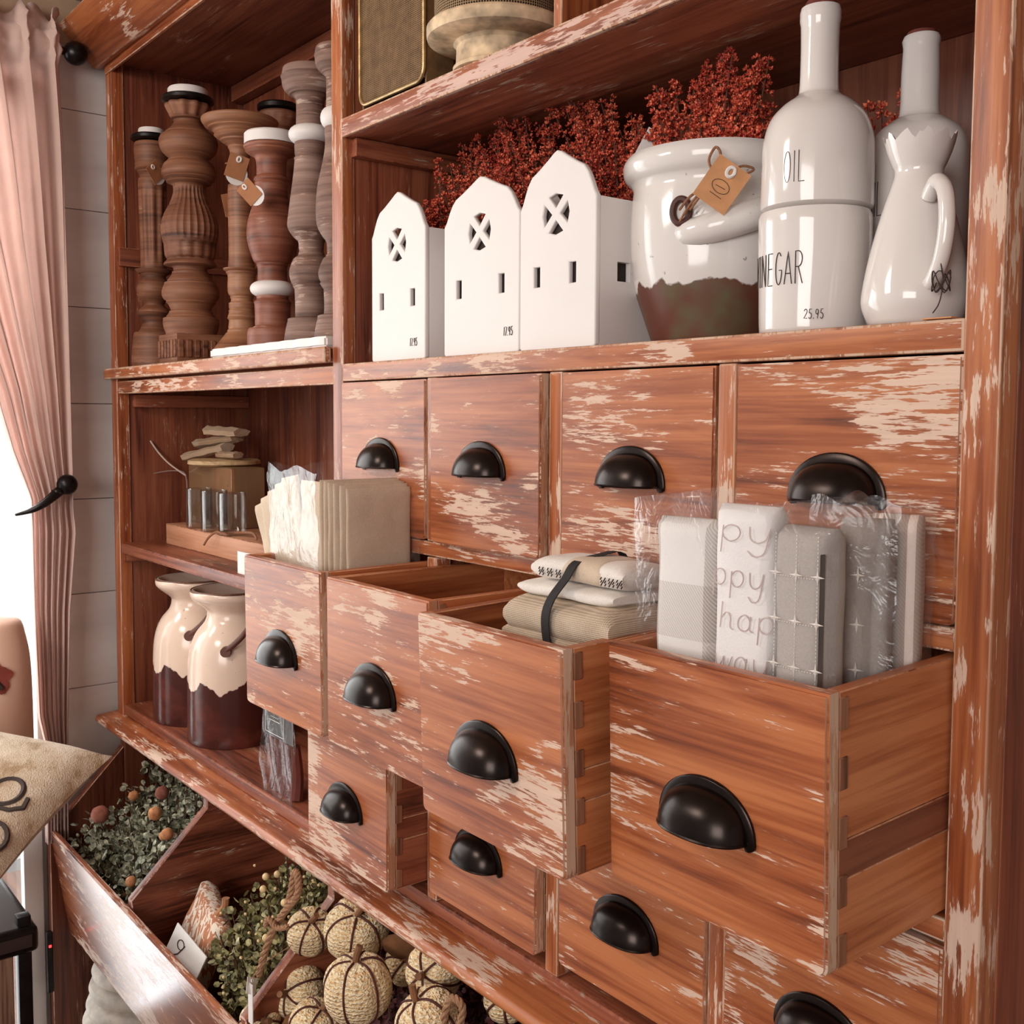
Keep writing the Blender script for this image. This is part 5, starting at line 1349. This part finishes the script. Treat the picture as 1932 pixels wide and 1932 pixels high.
# ------------------------------------------------------------------ curtain
def interp(tb, z):
    for (z0, a), (z1, b_) in zip(tb[:-1], tb[1:]):
        if z0 >= z >= z1: return a + (b_ - a) * (z0 - z) / (z0 - z1)
    return tb[-1][1] if z < tb[-1][0] else tb[0][1]
RT = [(.745, -.098), (.717, -.100), (.53, -.096), (.15, -.094), (-.175, -.092), (-.24, -.093), (-.285, -.089), (-.449, -.105), (-.726, -.117), (-1.5, -.13)]
LT = [(.745, -.46), (.693, -.45), (.30, -.36), (.0, -.245), (-.119, -.212), (-.215, -.178), (-.441, -.177), (-.661, -.172), (-.72, -.160), (-1.5, -.17)]
ctn = thing('curtain', (-.945, -.15, -.93), 'rose-beige gathered curtain hanging at the window beside the hutch', 'curtain')
V, F = [], []; nu, nv = 150, 120
for j in range(nv + 1):
    z = .745 - (.745 + .93) * (j / nv) ** 1.0
    yr, yl = interp(RT, z), interp(LT, z)
    amp = .016 * min(1.0, .45 + abs(yr - yl) * 2.6)
    for i in range(nu + 1):
        u = i / nu; ph = u * 2 * PI * 6.5 + .6 * sin(z * 5) + .5 * sin(u * 9)
        y = yr + (yl - yr) * (u + .018 * sin(ph * 1.0 + 1.2))
        x = amp * (sin(ph) + .35 * sin(2.3 * ph + z * 3)) + .004 * noise.noise(Vector((u * 8, z * 3, 0)))
        if z > .665:
            x += .010 * noise.noise(Vector((u * 30, z * 40, 3))); y += .012 * noise.noise(Vector((u * 25, z * 35, 9)))
        zz = z
        if z > .72: zz = z + .012 * sin(u * 60) * (z - .72) / .025 + .01 * noise.noise(Vector((u * 20, 5, 5)))
        if .655 < z < .71: x = x * .45 + .020
        elif z >= .71: x += .010
        V.append((x - .945 + .945, y + .15, zz + .93))
for j in range(nv):
    for i in range(nu):
        a = j * (nu + 1) + i; F.append((a, a + 1, a + nu + 2, a + nu + 1))
cu_ = np_obj('curtain_cloth', V, F, curtain_m, ctn, None, (0, 0, 0), ang=180)
md = cu_.modifiers.new('s', 'SOLIDIFY'); md.thickness = .0015
rod = thing('curtain_rod', (-.945, -.081, .680), 'black curtain rod ending in a ball finial at the hutch', 'curtain rod')
tube('rod', [(0, 0, 0), (0, -1.35, 0)], .008, iron, rod, None, (0, 0, 0), 14)
Vb, Fb = ball_np(.0235, 24, 16); np_obj('finial', Vb, Fb, iron, rod, None, (0, .012, 0))
tube('bracket', [(0, -.03, 0), (-.055, -.03, 0)], .005, iron, rod, None, (0, 0, 0), 8)
hb = thing('curtain_holdback', (-.918, -.112, -.188), 'black iron holdback with a ball knob gripping the curtain', 'holdback')
Vb, Fb = ball_np(.0205, 24, 16); np_obj('ball_knob', Vb, Fb, iron, hb, None, (0, 0, 0))
tube('hook_arm', spline([(-.004, -.006, -.006), (.004, -.028, -.022), (.006, -.050, -.038), (.0, -.072, -.050), (-.014, -.096, -.058)], 6), lambda u: .0095 * (1 - .85 * u ** 1.6) + .001, iron, hb, None, (0, 0, 0), 12)
lathe('collar', [(0, -.004), (.012, -.004), (.0135, 0), (.012, .004), (0, .004)], iron, hb, None, (.0, -.018, -.014), 20, None, 1)
tube('mount', [(0, 0, 0), (-.081, .0, .0)], .006, iron, hb, None, (0, 0, 0), 10)

# peach canister with a poppy on the sill
pc = thing('peach_canister', (-.900, -.262, -.7798), 'peach canister painted with a dark red poppy, on the window sill', 'canister')
pm = plain('peach_enamel', (.80, .52, .40), .4, 0, .06, 6)
lathe('canister_body', [(0, 0), (.060, 0), (.066, .01), (.068, .10), (.066, .24), (.058, .30), (.045, .335), (0, .345)], pm, pc, None, (0, 0, 0), 48)
popm = plain('poppy_red', (.24, .045, .030), .6)
V, F = [], []
for k in range(30):
    a = 2 * PI * k / 30; rr = .030 * (1 + .14 * sin(5 * a) + .07 * sin(9 * a))
    V.append(ring_pt(-.90, -.262, .0695, .02 + rr * cos(a) / .07, .232 + rr * sin(a)))
V.append(ring_pt(-.90, -.262, .0705, .02, .232)); F = [(30, k, (k + 1) % 30) for k in range(30)]
mesh_any('poppy', V, F, popm, pc, None, (0, 0, 0))
tube('poppy_centre', [ring_pt(-.90, -.262, .0708, -.12 + .06 * i, .243 - .006 * i) for i in range(6)], .005, ink, pc, None, (0, 0, 0), 8)

# cushion on an iron chair in the foreground left
def velvet():
    m, t, b = nt('cream_chenille'); v = objvec(t); n = noi(t, v, 22, 4, .65); n2 = noi(t, v, 420, 2)
    L(t, ramp(t, n, [(.35, (.42, .27, .14)), (.47, (.64, .50, .35)), (.65, (.74, .62, .48))]), b.inputs['Base Color'])
    b.inputs['Roughness'].default_value = .95; b.inputs['Sheen Weight'].default_value = .3; bump(t, b, ma(t, 'MULTIPLY_ADD', n2, .6, n), .9, .004); return m
vel = velvet()
cu1 = thing('script_cushion', (-.47, -.345, -.795), 'cream textured cushion with dark brush script on an iron chair', 'cushion')
fwd = (CAM - Vector((-.47, -.345, -.62))).normalized(); rtv = Vector((-fwd.y, fwd.x, 0)).normalized(); upv = fwd.cross(rtv).normalized()
ra = -.33
rv = (rtv * .80 - upv * .30 + fwd * .53).normalized(); uv_ = rtv * .5875 + upv * .563 - fwd * .576
uv_ = (uv_ - rv * uv_.dot(rv)).normalized(); nv_ = rv.cross(uv_).normalized()
CC = Vector((-.40, -.219, -.603)) - rv * .20 - uv_ * .165 - Vector((-.47, -.345, -.795))
def cush(a, b_, s):   # a,b in -1..1
    r = 1 - .0 * a; e = max(0, (1 - a ** 4) * (1 - b_ ** 4)) ** .5
    pin = .88 + .12 * max(abs(a), abs(b_)) ** 4
    ca_ = a * (1 - .07 * (1 - b_ * b_)) ; cb_ = b_ * (1 - .07 * (1 - a * a))
    return rv * (ca_ * .215) + uv_ * (cb_ * .180) + nv_ * (s * .050 * e) + CC
V, F = [], []; n = 28
for s in (1, -1):
    for j in range(n + 1):
        for i in range(n + 1): V.append(cush(-1 + 2 * i / n, -1 + 2 * j / n, s))
for s in (0, 1):
    for j in range(n):
        for i in range(n):
            a = s * (n + 1) ** 2 + j * (n + 1) + i; q = (a, a + 1, a + n + 2, a + n + 1); F.append(q if s == 0 else q[::-1])
ob = np_obj('cushion_cover', [tuple(v) for v in V], F, vel, cu1, None, (0, 0, 0), ang=180)
lettering('script', [[(x, z) for x, z in arc(.70, .14, .11, .15, -110, 160, 16)], arc(.84, -.30, .10, .14, -120, 200, 16), [(.86, .16), (.88, .06), (.82, -.02), (.70, -.06)]], lambda a, b_: cush(a, b_, .985), .0042, plain('charcoal_brush_ink', (.07, .05, .045), .9), cu1)
ch = thing('iron_chair', (-.66, -.43, -1.5995), 'dark iron and wood slatted chair at the lower left', 'chair')
chw = wood('chair_slat_wood', 'z', .9, ((.10, .05, .03), (.25, .14, .09), (.34, .21, .14)), .5)
for x, y in ((-.17, -.13), (.16, -.12), (-.17, .14), (.135, .120)):
    wbox('leg', x - .011, x + .011, y - .011, y + .011, 0, .72, iron, ch, .003, iron, 2, True)
wbox('seat', -.19, .160, -.15, .14, .66, .705, plain('dark_leather_seat', (.035, .022, .02), .5), ch, .012, iron, 3, True)
for i in range(4):
    wbox('slat', -.135 + .075 * i, -.105 + .075 * i, -.125, -.118, .12, .69, chw, ch, .002, chw, 1, True)
    wbox('slat', .147, .153, -.09 + .055 * i, -.065 + .055 * i, .12, .69, chw, ch, .002, chw, 1, True)
tube('cross_brace', [(-.17, -.13, .30), (.16, -.12, .42)], .006, iron, ch, None, (0, 0, 0), 8)
tube('cross_brace', [(.16, -.12, .30), (.135, .12, .42)], .006, iron, ch, None, (0, 0, 0), 8)
# standby lamp below the bin
led = thing('power_strip', (-.940, -.158, -1.145), 'tiny glowing red standby light low beside the hutch', 'power strip')
m, t, b = nt('red_led'); b.inputs['Emission Color'].default_value = (1, .02, .02, 1); b.inputs['Emission Strength'].default_value = 6; b.inputs['Base Color'].default_value = (.5, 0, 0, 1)
wbox('strip_body', -.006, .006, -.010, .002, -.10, .03, iron, led, .002, iron, 1, True)
wbox('red_light', .0061, .0078, -.007, -.002, -.002, .003, m, led, .0005, m, 1, True)
